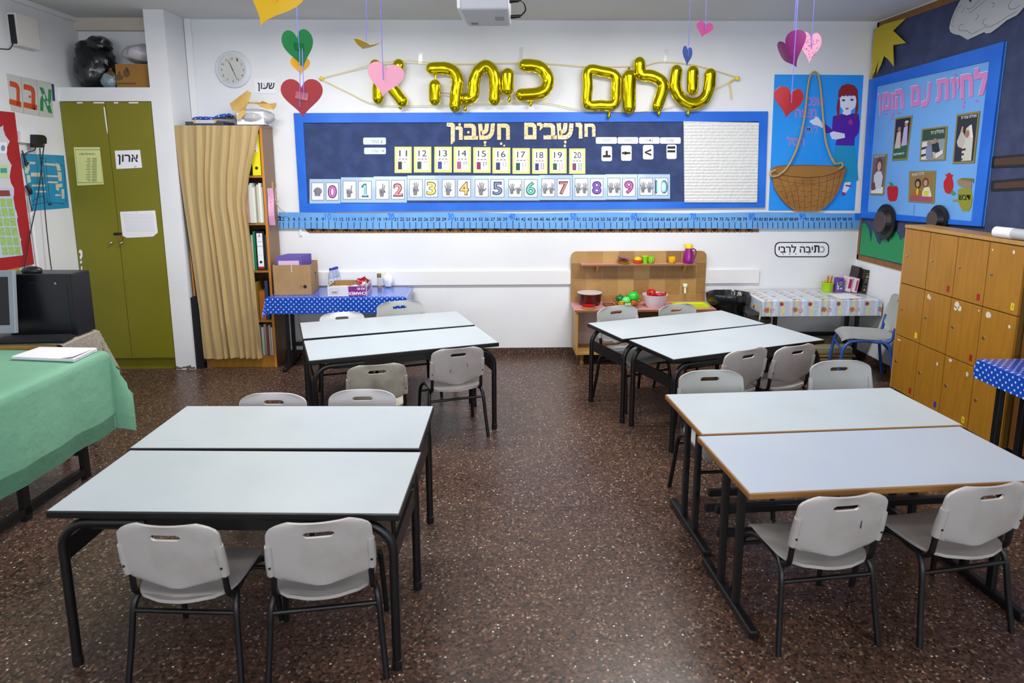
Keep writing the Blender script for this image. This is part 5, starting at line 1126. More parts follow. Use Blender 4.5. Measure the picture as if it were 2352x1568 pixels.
# ================================================================ ceiling projector
ZP = 2.45; A, B_, C2, D2 = PZ(1066, 24, ZP), PZ(1178, 22, ZP), PZ(1170, 60, ZP), PZ(1060, 62, ZP)
c = (A+B_+C2+D2)/4; t = thing('projector', 'light grey projector with vents hanging from the ceiling', 'projector', (c.x, c.y, ZP)); PJ = mat('projector plastic', 'BABCC4', .45)
wq = (B_-A).length; dq = ((A+B_)/2-(C2+D2)/2).length
R = Matrix.Rotation(R_(-3), 3, 'Z'); c = Vector((c.x, c.y, ZP+.055))
MB().rbox(c, (wq, dq, .11), .014, R).build('housing', PJ, t, True)
MB().rbox(c+R @ Vector((-wq/2-.004, 0, 0)), (.02, dq*.94, .09), .006, R).build('side_cover', WHITE, t)
m = MB()
for i in range(5):
    for j in range(3): 
        if i > 2 and j == 0: continue
        m.box(c+R @ Vector((-wq/2+.03+j*.025, -dq/2-.0008, .04-i*.011)), (.019, .001, .005), R)
m.build('vent', INK, t)
m = MB()
for i in range(14):
    for j in range(2): m.box(c+R @ Vector((-wq/2-.0146, -dq*.4+i*dq*.055, .012-j*.02)), (.001, .006, .008), R)
m.build('vent', INK, t)
MB().box(c+R @ Vector((wq*.28, 0, -.0555)), (wq*.2, dq*.22, .001), R).build('label', plain('8C8F96'), t)
MB().box(c+R @ Vector((-wq*.3, dq*.3, -.0555)), (wq*.16, dq*.12, .001), R).build('recess', plain('5A5C62'), t)
MB().tube([(c.x, c.y, ZP+.1), (c.x, c.y, ZC)], .022, 14).build('mount_pole', WHITE, t, True)
MB().lathe((c.x, c.y, ZC-.012), [(.07, 0), (.07, .012)], 20).build('mount_plate', WHITE, t)
e1, e2 = c+R @ Vector((wq/2, -dq*.1, .02)), c+R @ Vector((wq/2, dq*.35, -.02))
MB().tube([e1, e1+Vector((.045, 0, 0))], [.013, .008], 8).build('plug', NEARBLACK, t, True); MB().tube([e2, e2+Vector((.05, 0, .004))], [.01, .008], 8).build('plug', NEARBLACK, t, True)
MB().tube(smoothp([e1+Vector((.045, 0, 0)), e1+Vector((.08, .0, .02)), e1+Vector((.085, 0, .08)), e1+Vector((.04, .02, .16)), Vector((c.x+.02, c.y, ZC-.06))], 5), .004, 8).build('cord', INK, t, True)
MB().tube(smoothp([e2+Vector((.05, 0, .004)), e2+Vector((.075, -.02, .03)), e2+Vector((.06, -.06, .06)), e1+Vector((.03, 0, 0))], 5), .004, 8).build('cord', INK, t, True)

# ================================================================ toy kitchen
kx0, kx1, ky0, ky1, kz = .70, 1.905, 5.76, 6.125, .505
TILE = mat('printed brown tiles', 'A07038', .4); c_ = co(TILE)
def tl(axis):
    s = [q for q in TILE.node_tree.nodes if q.type == 'SEPXYZ']
    if not s: s = [N(TILE, 'ShaderNodeSeparateXYZ')]; L(TILE, c_, s[0].inputs[0])
    return s[0].outputs[axis]
tx_, tz_ = math_(TILE, 'DIVIDE', math_(TILE, 'ADD', tl(0), .04), .143), math_(TILE, 'DIVIDE', math_(TILE, 'ADD', tl(2), .025), .148)
cm = N(TILE, 'ShaderNodeCombineXYZ'); L(TILE, math_(TILE, 'FLOOR', tx_), cm.inputs[0]); L(TILE, math_(TILE, 'FLOOR', tz_), cm.inputs[2])
wn = N(TILE, 'ShaderNodeTexWhiteNoise'); L(TILE, cm.outputs[0], wn.inputs['Vector'])
nzz = N(TILE, 'ShaderNodeTexNoise', Scale=30., Detail=4.); L(TILE, c_, nzz.inputs['Vector'])
base = ramp(TILE, math_(TILE, 'ADD', math_(TILE, 'MULTIPLY', wn.outputs['Value'], .75), math_(TILE, 'MULTIPLY', nzz.outputs[0], .3)), [(.15, '85602F'), (.5, 'A37A45'), (.9, 'B8935A')])
ed = lambda q: math_(TILE, 'LESS_THAN', math_(TILE, 'ABSOLUTE', math_(TILE, 'SUBTRACT', math_(TILE, 'FRACT', q), .5)), .487)
gr = math_(TILE, 'MULTIPLY', ed(tx_), ed(tz_)); L(TILE, mixc(TILE, gr, 'A08A68', base), bs(TILE).inputs['Base Color'])
t = thing('toy_kitchen', 'wooden play kitchen with brown tiled back and pink counter at the back wall', 'toy kitchen', (1.3, 5.95, 0))
PINKL = mat('pink laminate', 'CC8E92', .35, noise=('C4868C', 5, .4, .7))
m = MB(); x0, x1, z0, z1, r = .688, 1.918, kz-.03, .968, .05
pts = [(x0, z0), (x1, z0), (x1, z1-r)]+[(x1-r+r*cos(a), z1-r+r*sin(a)) for a in [pi/2*k/6 for k in range(1, 7)]]+[(x0+r-r*sin(a), z1-r+r*cos(a)) for a in [pi/2*k/6 for k in range(0, 7)]]
m.prism([(x, ky1-.03, z) for x, z in pts], (0, 1, 0), .022); m.build('tiled_back', TILE, t)
MB().rbox(((kx0+kx1)/2, (ky0+ky1-.03)/2-.005, kz-.011), (kx1-kx0+.03, ky1-.03-ky0+.015, .02), .003).build('counter', PINKL, t)
m = MB().bx((kx0-.014, ky0-.0135, kz-.0205), (kx1+.014, ky0-.0125, kz-.002)); m.build('counter_edge', EDGEB, t)
for x in (kx0, kx1-.018): MB().bx((x, ky0, .1), (x+.018, ky1-.03, kz-.021)).build('side_panel', WOODP, t)
MB().bx((1.13, ky0+.01, .118), (1.148, ky1-.035, kz-.021)).build('divider', WOODP, t)
MB().bx((kx0+.018, ky0, .1), (kx1-.018, ky1-.03, .118)).build('bottom_panel', WOODP, t)
MB().bx((kx0+.018, ky1-.05, .118), (1.13, ky1-.04, kz-.021)).build('inner_back', mat('pinkish board', 'CDB6B4', .5), t)
MB().bx((1.148, ky1-.05, .118), (kx1-.018, ky1-.04, kz-.021)).build('inner_back', mat('dark inside board', '7A6A58', .6), t)
for x in (kx0+.06, kx1-.06):
    for y in (ky0+.04, ky1-.08): MB().lathe((x, y, 0), [(.016, 0), (.02, .015), (.014, .04), (.018, .06), (.024, .1)], 14).build('foot', mat('brass foot', '8A6A3A', .4, .3), t, True)
sh = PY(1340, 606, 6.03).z
MB().rbox((1.285, 6.045, sh-.008), (1.03, .1, .016), .005).build('shelf', PINKL, t); MB().bx((.775, 5.9935, sh-.016), (1.795, 5.9945, sh-.001)).build('shelf_edge', EDGEB, t)
for px in (1371, 1571):
    x = PY(px, 620, 6.06).x; m = MB().prism([(x-.012, 6.094, sh-.017), (x-.012, 6.01, sh-.017), (x-.012, 6.05, sh-.06), (x-.012, 6.094, sh-.1)], (1, 0, 0), .024); m.build('bracket', WOODP, t)
fp = PY(1574, 655, 6.06); m = MB().lathe((fp.x, 6.06, fp.z-.005), [(.018, -.012), (.022, 0), (.022, .016), (.018, .02)], 12).tube([(fp.x, 6.094, fp.z), (fp.x, 6.05, fp.z)], .012, 10).tube([(fp.x, 6.06, fp.z-.015), (fp.x-.004, 6.05, fp.z-.04), (fp.x-.002, 6.045, fp.z-.07)], .01, 10)
m.build('tap', mat('cream plastic', 'E2DEC8', .35), t, True)
SINK = mat('lime plastic', 'BCD60A', .3)
A = PZ(1528, 689, kz); B_ = PZ(1612, 689, kz); C2 = PZ(1627, 701, kz); D2 = PZ(1540, 701, kz)
sx0, sx1, sy0, sy1 = (A.x+D2.x)/2+.01, (B_.x+C2.x)/2-.01, 5.8, 6.0
m = MB(); outer = [(sx0, sy0), (sx1, sy0), (sx1, sy1), (sx0, sy1)]
def rr_(a, b_, c_, d, r, z): return [(x, y, z) for x, y in rrect((a, b_, c_, d), r, 5)]
L0, L1, L2 = rr_(sx0, sy0, sx1, sy1, .03, kz+.012), rr_(sx0+.018, sy0+.018, sx1-.018, sy1-.018, .024, kz+.012), rr_(sx0+.03, sy0+.03, sx1-.03, sy1-.03, .02, kz+.001); Lb = rr_(sx0, sy0, sx1, sy1, .03, kz+.0005); n = len(L0)
m.add(Lb+L0+L1+L2, [(i+n*k, (i+1) % n+n*k, (i+1) % n+n*(k+1), i+n*(k+1)) for k in range(3) for i in range(n)]+[tuple(range(3*n, 4*n))]); m.build('sink', SINK, t)
MB().bx((sx0+.05, ky0+.02, kz-.09), (sx1-.03, 5.97, kz-.022)).build('sink_basin', mat('lime plastic'), t)
ZK2 = kz+.0005
# pot, plate, boards, baskets
p = PZ(1348, 690, ZK2); r = SZ(27, p); p = Vector((p.x, 5.93, ZK2))
t = thing('cooking_pot', 'dark red toy cooking pot at the left end of the pink counter', 'pot', p+Vector((0, .03, 0)))
pc = p+Vector((0, .05, 0)); MB().lathe(pc, [(r*.72, 0), (r*.86, .012), (r*.96, .045), (r, .105), (r*1.02, .108), (r*.97, .108), (r*.93, .05), (r*.8, .012), (.001, .01)], 28).build('pot_body', mat('oxblood enamel', '4E1410', .25), t, True)
MB().lathe(pc, [(r*1.0, .104), (r*1.03, .107), (r*1.03, .111), (r*.985, .111)], 28).build('rim', mat('pale rim', 'CFC6C4', .3), t, True)
MB().lathe(pc, [(.001, .0125), (r*.9, .03), (r*.955, .1)], 28).build('lining', mat('dark lining', '1E2428', .4), t, True)
p = PZ(1347, 700, ZK2); t = thing('plate', 'red toy saucer on a wooden round in front of the dark red pot', 'plate', p); p = Vector((p.x, 5.82, ZK2)); r = SZ(16, p)
MB().lathe(p, [(r*.9, 0), (r, .004), (r, .016), (r*.9, .018)], 22).build('wooden_round', WOODP, t, True); MB().lathe(p, [(r*.8, .0182), (r*.98, .0185), (r*1.0, .025), (r*.85, .024), (r*.1, .021)], 22).build('saucer', plain('B0141A', .3), t, True)
for i, (a, b_, lb) in enumerate((((1383, 687, 1408, 697), .0, 'upper brown toy cutting board behind the wire basket'), ((1390, 694, 1411, 704), .0, 'lower brown toy cutting board beside the wire basket'))):
    A, C2 = PZ(a[0], a[3], ZK2), PZ(a[2], a[3], ZK2); y = (5.945, 5.845)[i]
    m = MB().rbox(((A.x+C2.x)/2, y, ZK2+.008), (C2.x-A.x, .085, .015), .005); single('cutting_board', m, mat('reddish wood', '7A3A22', .45), lb, 'cutting board')
p = PZ(1437, 701, ZK2); p = Vector((p.x, 5.87, ZK2+.001)); R0 = SZ(33, p)
t = thing('wire_basket', 'round golden wire basket with toy vegetables on the pink counter', 'basket', p); m = MB()
for k, (rr0, z) in enumerate(((.58, .003), (.75, .02), (1.0, .06))): m.tube([p+Vector((R0*rr0*cos(a), R0*rr0*sin(a), z)) for a in [2*pi*i/28 for i in range(28)]], .003 if k else .004, 6, closed=True)
for i in range(22):
    for s_ in (-1, 1): m.tube([p+Vector((R0*f*cos(a+s_*g), R0*f*sin(a+s_*g), z)) for a in [2*pi*i/22] for f, g, z in ((.58, 0, .003), (.78, .18, .025), (1.0, .36, .06))], .0016, 5)
m.build('wire', mat('golden wire', '9A6A2A', .35, .5), t, True)
VG = [((-.052, .02, .075), (.07, .07, .06), '0A6A2E', 'dark green toy pepper in the golden wire basket', 'toy pepper'), ((-.012, -.03, .066), (.07, .07, .065), '5FD878', 'light green toy vegetable in front in the golden wire basket', 'toy vegetable'), ((.052, .015, .09), (.092, .09, .092), '22B82A', 'big bright green toy cabbage in the golden wire basket', 'toy cabbage'), ((-.055, -.045, .042), (.05, .05, .045), 'E0A21A', 'orange-yellow toy fruit low in the golden wire basket', 'toy fruit'), ((.045, -.052, .044), (.055, .055, .045), 'D8501A', 'orange-red toy tomato low in the golden wire basket', 'toy tomato'), ((.0, -.06, .03), (.06, .05, .045), '9AC86A', 'pale green toy fruit at the bottom front of the golden wire basket', 'toy fruit')]
for (x, y, z), d, h, lb, ct in VG:
    sc_ = R0/.115; cc = p+Vector((x*sc_, y*sc_, z*.9)); m = MB(); nm = ct.replace(' ', '_')
    t2 = thing(nm, lb, ct, cc, 'toy vegetables in the wire basket'); blob(m, cc, [q*sc_ for q in d], hash(h) % 3+x*30, .08, 3, .04); m.build('skin', plain(h, .3), t2, True)
    MB().lathe(cc+Vector((0, 0, d[2]*sc_*.46)), [(.006, 0), (.004, .008), (.005, .012)], 8).build('stem', plain('2E5A2A'), t2, True)
p = PZ(1501, 701, ZK2); p = Vector((p.x, 5.87, ZK2)); R0 = SZ(29, p)
t = thing('plastic_basket', 'white scalloped plastic bowl basket on the pink counter', 'basket', p); n_ = 64; m = MB()
prof = [(.66, 0), (.7, .008), (.78, .03), (.8, .034), (.84, .06), (.97, .1), (1.0, .108)]
G = [[p+Vector((R0*rr0*cos(a), R0*rr0*sin(a), z+(.006*abs(sin(a*11)) if z > .1 else 0))) for rr0, z in prof] for a in [2*pi*i/n_ for i in range(n_+1)]]
m.shell(G, lambda i, j: Vector((-.0035*cos(2*pi*i/n_), -.0035*sin(2*pi*i/n_), 0))); m.lathe(p, [(R0*.65, .001), (R0*.66, .004)], 24)
m.build('basket_wall', mat('pinkish white plastic', 'E2D2D8', .35), t, True)
for x, y, z, d, h, lb in ((-.035, -.005, .115, (.085, .08, .085), 'BE1218', 'round red toy pepper on top in the white scalloped basket'), (.045, -.015, .108, (.095, .05, .04), 'B81420', 'long red toy vegetable lying in the white scalloped basket'), (.0, .03, .075, (.08, .08, .07), 'A80E18', 'red toy vegetable underneath in the white scalloped basket')):
    cc = p+Vector((x, y, z)); t2 = thing('toy_vegetable', lb, 'toy vegetable', cc, 'toy vegetables in the white basket'); m = MB(); blob(m, cc, d, x*40, .1, 3, .05); m.build('skin', plain(h, .2), t2, True)
    MB().lathe(cc+Vector((-.018 if x < 0 else d[0]*.45, -d[1]*.42 if x < 0 else 0, .012)), [(.012, -.004), (.01, .004), (.004, .008)], 10, R=RX if x < 0 else Matrix.Rotation(pi/2, 3, 'Y')).build('stem', plain('3A3A3A'), t2, True)
# shelf crockery
ys = 6.04
def onsh(px): p = PY(px, 598, ys); return Vector((p.x, ys, sh+.0005))
for i, (h, z, tl_, lb) in enumerate((('B8C81A', 0, 0, 'lime toy plate, bottom one of the small stack on the kitchen shelf'), ('C83A22', .014, 0, 'red toy plate, middle one of the small stack on the kitchen shelf'), ('6E6480', .03, 10, 'violet-grey toy plate tilted on top of the small stack'))):
    p = onsh(1435-i*2)+Vector((0, 0, z+(.012 if tl_ else 0))); r = SZ(13.5, p); R = Matrix.Rotation(R_(tl_), 3, 'Y'); m = MB().lathe(p, [(r*.5, 0), (r*.6, .002), (r, .011), (r*.98, .0135), (r*.6, .006), (.001, .005)], 24, R=R)
    single('toy_plate', m, plain(h, .3), lb, 'plate', 'toy plates on the kitchen shelf', True)
p = onsh(1465); r = SZ(9.8, p); t = thing('toy_bowl', 'orange toy bowl with a yellow dome inside on the kitchen shelf', 'bowl', p)
MB().lathe(p, [(r*.8, 0), (r*.95, .004), (r, .034), (r*.92, .034), (r*.85, .03)], 22).build('bowl', plain('DC4E10', .3), t, True); MB().lathe(p, [(r*.88, .032), (r*.9, .036), (r*.75, .048), (r*.4, .058), (.001, .061)], 22).build('dome', plain('E8C00A', .3), t, True)
p = onsh(1481.5); r = SZ(6.6, p); m = MB().lathe(p, [(r*.8, 0), (r*.82, .004), (r*1.0, .068), (r*.92, .068), (r*.75, .006), (.001, .005)], 22); t = thing('toy_cup', 'tall lime green toy tumbler on the kitchen shelf', 'cup', p); m.build('cup_body', plain('86C41A', .3), t, True)
MB().lathe(p, [(r*.98, .062), (r*1.04, .063), (r*1.04, .069), (r*.94, .069)], 22).build('rim', plain('A2E03A', .3), t, True)
def mug(px, h, lb, r0):
    p = onsh(px); r = SZ(r0, p); t = thing('toy_cup', lb, 'cup', p)
    MB().lathe(p, [(r*.6, 0), (r*.8, .006), (r*.98, .025), (r, .058), (r*.93, .058), (r*.9, .028), (.001, .008)], 22).build('cup_body', plain(h, .3), t, True)
    MB().tube(smoothp([p+Vector((.2*r, -r*.95, .046)), p+Vector((.3*r, -r*1.4, .044)), p+Vector((.3*r, -r*1.45, .026)), p+Vector((.2*r, -r*.9, .018))], 4), .0035, 8).build('handle', plain(h, .3), t, True)
mug(1495.5, '8CCC1E', 'round lime green toy mug beside the tall tumbler', 8); mug(1543.5, 'E6BC06', 'yellow toy mug standing alone on the kitchen shelf', 8.3)
p = onsh(1581); r = SZ(12.2, p); PUR = mat('purple plastic', '8A0E78', .22); t = thing('toy_jug', 'purple toy jug with a yellow lid on the kitchen shelf', 'jug', p)
MB().lathe(p, [(r*.92, 0), (r, .006), (r, .03), (r*.9, .085), (r*.68, .125), (r*.66, .14)], 24).build('jug_body', PUR, t, True)
MB().lathe(p, [(r*.66, .134), (r*.72, .136), (r*.74, .168), (r*.7, .17)], 22).add([p+Vector(q) for q in ((-r*.6, -.012, .15), (-r*.6, .012, .15), (-r*1.15, 0, .168), (-r*.6, -.014, .17), (-r*.6, .014, .17))], [(0, 1, 2), (3, 2, 4), (0, 2, 3), (1, 4, 2), (0, 3, 4, 1)]).build('lid', plain('E2D00A', .3), t, True)
MB().tube(smoothp([p+Vector((r*.66, 0, .132)), p+Vector((r*1.25, 0, .12)), p+Vector((r*1.42, 0, .09)), p+Vector((r*1.2, 0, .05)), p+Vector((r*.92, 0, .035))], 5), .0055, 8).build('handle', PUR, t, True)

# ================================================================ bin, floral table, chair corner
t = thing('waste_bin', 'white waste bin lined with a black bag between toy kitchen and floral table', 'bin', (2.07, 5.93, 0))
bc = Vector((2.08, 5.93, 0)); 
MB().lathe(bc, [(.11, 0), (.115, .01), (.13, .5), (.125, .5)], 28).build('bin_body', mat('pale bin plastic', 'C4C4C8', .45), t, True)
n_ = 48; G = []
for i in range(n_+1):
    a = 2*pi*i/n_; wv = .012*sin(a*7)+.008*sin(a*13+1); hh = .05*sin(a*2+.5)+.03*sin(a*5)
    G.append([bc+Vector(((q+wv*k)*cos(a), (q+wv*k)*sin(a)*.85, z)) for q, z, k in ((.148, .33+hh, .2), (.15, .502, .1), (.178, .53, .5), (.188, .604, .5), (.184, .612, .5), (.175, .6, .5), (.145, .5, .3), (.128, .34, .3))])
MB().shell(G, lambda i, j: Vector((.002*cos(2*pi*i/n_), .002*sin(2*pi*i/n_), .001))).build('bag_liner', POLY, t, True)
MB().tube(smoothp([bc+Vector((.08, -.16, .48)), bc+Vector((.1, -.175, .46)), bc+Vector((.11, -.165, .43))], 3), .006, 6).build('bag_knot', NEARBLACK, t, True)
ZF = .6
t = thing('folding_table', 'table with black posts under the floral cloth in the back right corner', 'table', (2.75, 5.86, 0))
MB().bx((2.285, 5.66, ZF-.026), (3.268, 6.1, ZF-.002)).build('table_top', WOODP, t)
for x in (2.46, 3.19):
    MB().rbox((x, 5.88, .022), (.036, .42, .036), .008).build('foot_bar', BLACK, t)
    for y in (5.8, 5.97): MB().rbox((x, y, .3), (.03, .036, .54), .005, n=2).build('leg', BLACK, t)
MB().rbox((2.825, 5.97, .22), (.72, .024, .036), .004).build('stretcher', BLACK, t)
FLM = mat('floral striped oilcloth', 'D0D4DE', .35, coat=.2); u = N(FLM, 'ShaderNodeUVMap').outputs[0]; s = N(FLM, 'ShaderNodeSeparateXYZ'); L(FLM, u, s.inputs[0])
fx = math_(FLM, 'FRACT', math_(FLM, 'DIVIDE', math_(FLM, 'ADD', s.outputs[0], .07), .245)); 
st = ramp(FLM, fx, [(0, 'C9D6E6'), (.10, 'B9C4DE'), (.2, 'E0D39A'), (.33, 'C2CFE2'), (.5, 'DED9E0'), (.6, '9CC4E0'), (.68, 'DECF9E'), (.82, 'C4BCD2'), (.92, 'DCE2EA')], 'CONSTANT')
nz2 = N(FLM, 'ShaderNodeTexNoise', Scale=38., Detail=2.); L(FLM, u, nz2.inputs['Vector']); st = mixc(FLM, math_(FLM, 'MULTIPLY', math_(FLM, 'GREATER_THAN', nz2.outputs[0], .56), .45), st, 'A9C0DC')
def blossoms(st, ox, oy, px_, py_, rad, col, core):
    a = math_(FLM, 'SUBTRACT', math_(FLM, 'FRACT', math_(FLM, 'DIVIDE', math_(FLM, 'ADD', s.outputs[0], ox), px_)), .5); b_ = math_(FLM, 'SUBTRACT', math_(FLM, 'FRACT', math_(FLM, 'DIVIDE', math_(FLM, 'ADD', s.outputs[1], oy), py_)), .5)
    a, b_ = math_(FLM, 'MULTIPLY', a, px_), math_(FLM, 'MULTIPLY', b_, py_)
    nn = N(FLM, 'ShaderNodeTexNoise', Scale=80.); L(FLM, u, nn.inputs['Vector'])
    d = math_(FLM, 'ADD', math_(FLM, 'SQRT', math_(FLM, 'ADD', math_(FLM, 'MULTIPLY', a, a), math_(FLM, 'MULTIPLY', b_, b_))), math_(FLM, 'MULTIPLY', math_(FLM, 'SUBTRACT', nn.outputs[0], .5), rad*1.2))
    st = mixc(FLM, math_(FLM, 'MULTIPLY', math_(FLM, 'LESS_THAN', d, rad*1.35), math_(FLM, 'GREATER_THAN', nn.outputs[0], .52)), st, '4A6A4A')
    st = mixc(FLM, math_(FLM, 'LESS_THAN', d, rad), st, col); return mixc(FLM, math_(FLM, 'LESS_THAN', d, rad*.45), st, core)
st = blossoms(st, .02, .05, .245, .19, .02, 'C87858', 'B05038'); st = blossoms(st, .14, .0, .245, .19, .016, 'B84870', '8A2048'); st = blossoms(st, .02, .145, .245, .19, .013, 'B03A58', '8A1E38'); st = blossoms(st, .215, .03, .245, .12, .016, 'E0B0C0', 'D49AB0')
L(FLM, st, bs(FLM).inputs['Base Color'])
cloth('tablecloth', 2.275, 3.275, 5.635, 6.11, ZF, (.11, .03, .135, 0), FLM, 'pastel striped floral oilcloth on the corner table', 'tablecloth', flare=.35, wav=.005, seed=2.1)
ZF += .006
p = PY(1900.5, 660, 6.0); p = Vector((p.x, 6.0, ZF)); r = SZ(13, p); LIME = mat('lime cup plastic', 'A8D414', .35)
t = thing('pencil_cup', 'lime green plastic cup holding orange pencils on the floral cloth', 'cup', p)
MB().lathe(p, [(r*.8, 0), (r*.84, .004), (r*1.0, .075), (r*1.06, .077), (r*1.06, .083), (r*.97, .083), (r*.8, .008), (.001, .006)], 24).build('cup_body', LIME, t, True)
MB().tube(smoothp([p+Vector((-r*.95, -.01, .08)), p+Vector((-r*.8, -.012, .1)), p+Vector((-r*.35, -.01, .104)), p+Vector((-r*.2, -.008, .082))], 4), .003, 6).build('handle', LIME, t, True)
for i in range(6):
    a = p+Vector((-.016+.0062*i, .009*(i % 3)-.009, .012)); b_ = p+Vector((.0+.011*i-.012, .011*(i % 3)-.011, .135-.003*(i % 2))); lb = ['first orange pencil in the lime cup, leaning leftmost', 'second orange pencil from the left in the lime cup', 'third orange pencil from the left in the lime cup', 'fourth orange pencil from the left in the lime cup', 'fifth orange pencil from the left in the lime cup', 'orange pencil at the right of the lime cup'][i]
    t2 = thing('pencil', lb, 'pencil', a, 'orange pencils in the lime cup'); MB().tube([a, b_], .0042, 6).build('shaft', plain('E08A0E', .4), t2); MB().tube([b_, b_+(b_-a).normalized()*.012], [.0042, .001], 6).build('tip', WOODP, t2)
p = PY(1926, 660, 5.985); p = Vector((p.x, 5.985, ZF)); r = SZ(10.8, p); t = thing('tin', 'purple tin with a dark picture between lime cup and pink book', 'tin', p)
MB().lathe(p, [(r*.97, 0), (r, .004), (r, .125), (r*.94, .126), (r*.92, .12), (.001, .02)], 26).build('tin_body', mat('purple tin', '5A2A8E', .3, noise=('7A50A8', 6, .4, .6)), t, True)
G = [[p+Vector((r*1.006*sin(a), -r*1.006*cos(a), z)) for z in (.028, .05, .075, .095)] for a in [R_(q) for q in range(-45, 46, 10)]]; MB().shell(G, (0, .0004, 0)).build('picture', mat('tin picture', '3A4468', .4, noise=('C8CCE0', 45, .45, .6)), t, True)
def slab(name, lab, cat, c, d, R, m, spine=None):
    t = thing(name, lab, cat, c); MB().rbox(c, d, .003, R, n=1).build('cover', m, t); return t
RV = Matrix.Rotation(R_(-6), 3, 'Y')
WB = mat('white book cover', 'DCC8D2', .35)
p0 = PZ(1941, 668, ZF); R = Matrix.Rotation(R_(8), 3, 'Y'); c = Vector((PY(1947, 645, 5.98).x, 5.985, ZF+.072)); t = slab('book', 'white book with a dark pink title block beside the purple tin', 'book', c, (.04, .1, .135), R, WB)
MB().box(c+R @ Vector((0, -.0508, .008)), (.026, .001, .085), R).build('title_block', plain('A01250'), t)
c = Vector((PY(1958, 645, 5.98).x, 5.96, ZF+.068)); t = slab('book', 'white book with a narrow pink spine label leaning on the dark volumes', 'book', c, (.036, .11, .128), R, WB)
MB().box(c+R @ Vector((.002, -.0558, 0)), (.014, .001, .095), R).build('spine_label', plain('A8185E'), t)
DKB = mat('dark brown binding', '2A1A1E', .4)
c = Vector((PY(1967, 640, 6.0).x, 6.035, ZF+.115)); t = slab('book', 'tall dark brown book behind, next to the gilt-lettered volume', 'book', c, (.028, .14, .215), R, DKB)
c = Vector((PY(1977, 640, 5.98).x, 5.955, ZF+.107)); t = slab('book', 'thick black volume with gilt lettering on its spine', 'book', c, (.042, .13, .205), R, mat('black binding', '18100E', .35))
m = MB()
for z, w_, h_ in ((.072, .03, .004), (.05, .022, .01), (.036, .026, .007), (.015, .018, .008), (-.004, .03, .003), (-.045, .03, .003), (-.075, .014, .018)): m.box(c+R @ Vector((.002, -.0658, z)), (w_, .001, h_), R)
m.build('gilt_lettering', mat('gilt print', 'B09A60', .4, .3), t)
c = Vector((PY(1987, 640, 5.98).x, 5.975, ZF+.094)); t = slab('book', 'thin yellow-green book at the right end of the row on the floral table', 'book', c, (.01, .125, .18), Matrix.Rotation(R_(11), 3, 'Y'), mat('yellow book cover', 'B8B02A', .4))
m = MB(); q = [PZ(a, b_, ZF) for a, b_ in ((1902, 675), (1948, 674), (1984, 685), (1932, 687))]; m.prism([a+Vector((0, 0, .0005)) for a in q], (0, 0, 1), .0015); single('paper_sheet', m, PAPER, 'white sheet of paper lying on the floral cloth before the books', 'paper')
# bucket and flattened cartons below
p = Vector((2.305, 5.75, 0)); t = thing('bucket', 'grey bucket with a dark rim under the left end of the floral table', 'bucket', p); r = .088
MB().lathe(p, [(r*.72, 0), (r*.75, .01), (r, .4), (r*.96, .4), (r*.7, .02), (.001, .015)], 26).build('bucket_body', mat('grey bucket plastic', 'B2B2B6', .45), t, True); MB().lathe(p, [(r*1.0, .39), (r*1.05, .392), (r*1.05, .425), (r*.97, .425)], 26).build('rim', mat('dark olive rim', '2E2E22', .45), t, True)
z = .001
CT = [mat('carton grey', '8A8468', .8), mat('carton tan', '8E7844', .8), mat('carton dark', '6A5A34', .8)]
for i in range(9):
    x0, x1 = 2.7-.012*((i*5) % 4), 3.08+.012*((i*3) % 4); h = (.022, .016, .018, .014, .02, .012, .016, .014, .05)[i]
    lb = ['lowest flattened carton of the stack under the floral table', 'second flattened carton from the floor under the floral table', 'third flattened carton from the floor under the floral table', 'fourth flattened carton from the floor under the floral table', 'middle flattened carton of the stack under the floral table', 'fourth flattened carton from the top under the floral table', 'third flattened carton from the top under the floral table', 'second flattened carton from the top under the floral table', 'topmost thick grey carton of the stack under the floral table'][i]
    m = MB().rbox(((x0+x1)/2, 5.82+.006*((i*7) % 3), z+h/2), (x1-x0, .42, h-.002), .003, n=1); single('carton', m, CT[0] if i == 8 else CT[1+i % 2], lb, 'carton', 'flattened cartons under the floral table'); z += h

# ================================================================ lockers
lx0, ly0, ly1, lz = 3.021, 3.785, 4.935, 1.303
t = thing('lockers', 'honey wood block of twelve small lockers along the right wall', 'lockers', (3.16, 4.36, 0))
MB().bx((lx0+.018, ly0, .06), (XR-.11, ly1, lz-.026)).build('body', mat('dark locker carcass', '6A4A16', .6), t); MB().bx((lx0+.03, ly0+.01, 0), (XR-.12, ly1-.01, .06)).build('plinth', NEARBLACK, t)
MB().rbox(((lx0-.008+XR-.108)/2, (ly0+ly1)/2, lz-.0125), (XR-.108-lx0+.008, ly1-ly0+.02, .024), .003, n=1).build('top_panel', WOODP, t)
MB().bx((lx0+.002, ly1-.001, .06), (XR-.11, ly1+.012, lz-.025)).build('side_panel', WOODP, t)
cw = (ly1-ly0)/4; zr = [.062, .478, .87, lz-.027]
STK = {(1, 0): 'A01414', (2, 0): 'A01414', (3, 0): 'D8C81A', (0, 1): 'D8C81A', (2, 1): 'A01414', (0, 2): 'A01414', (1, 2): '2A3A9A', (2, 2): 'D8C81A', (3, 2): 'D8C81A'}
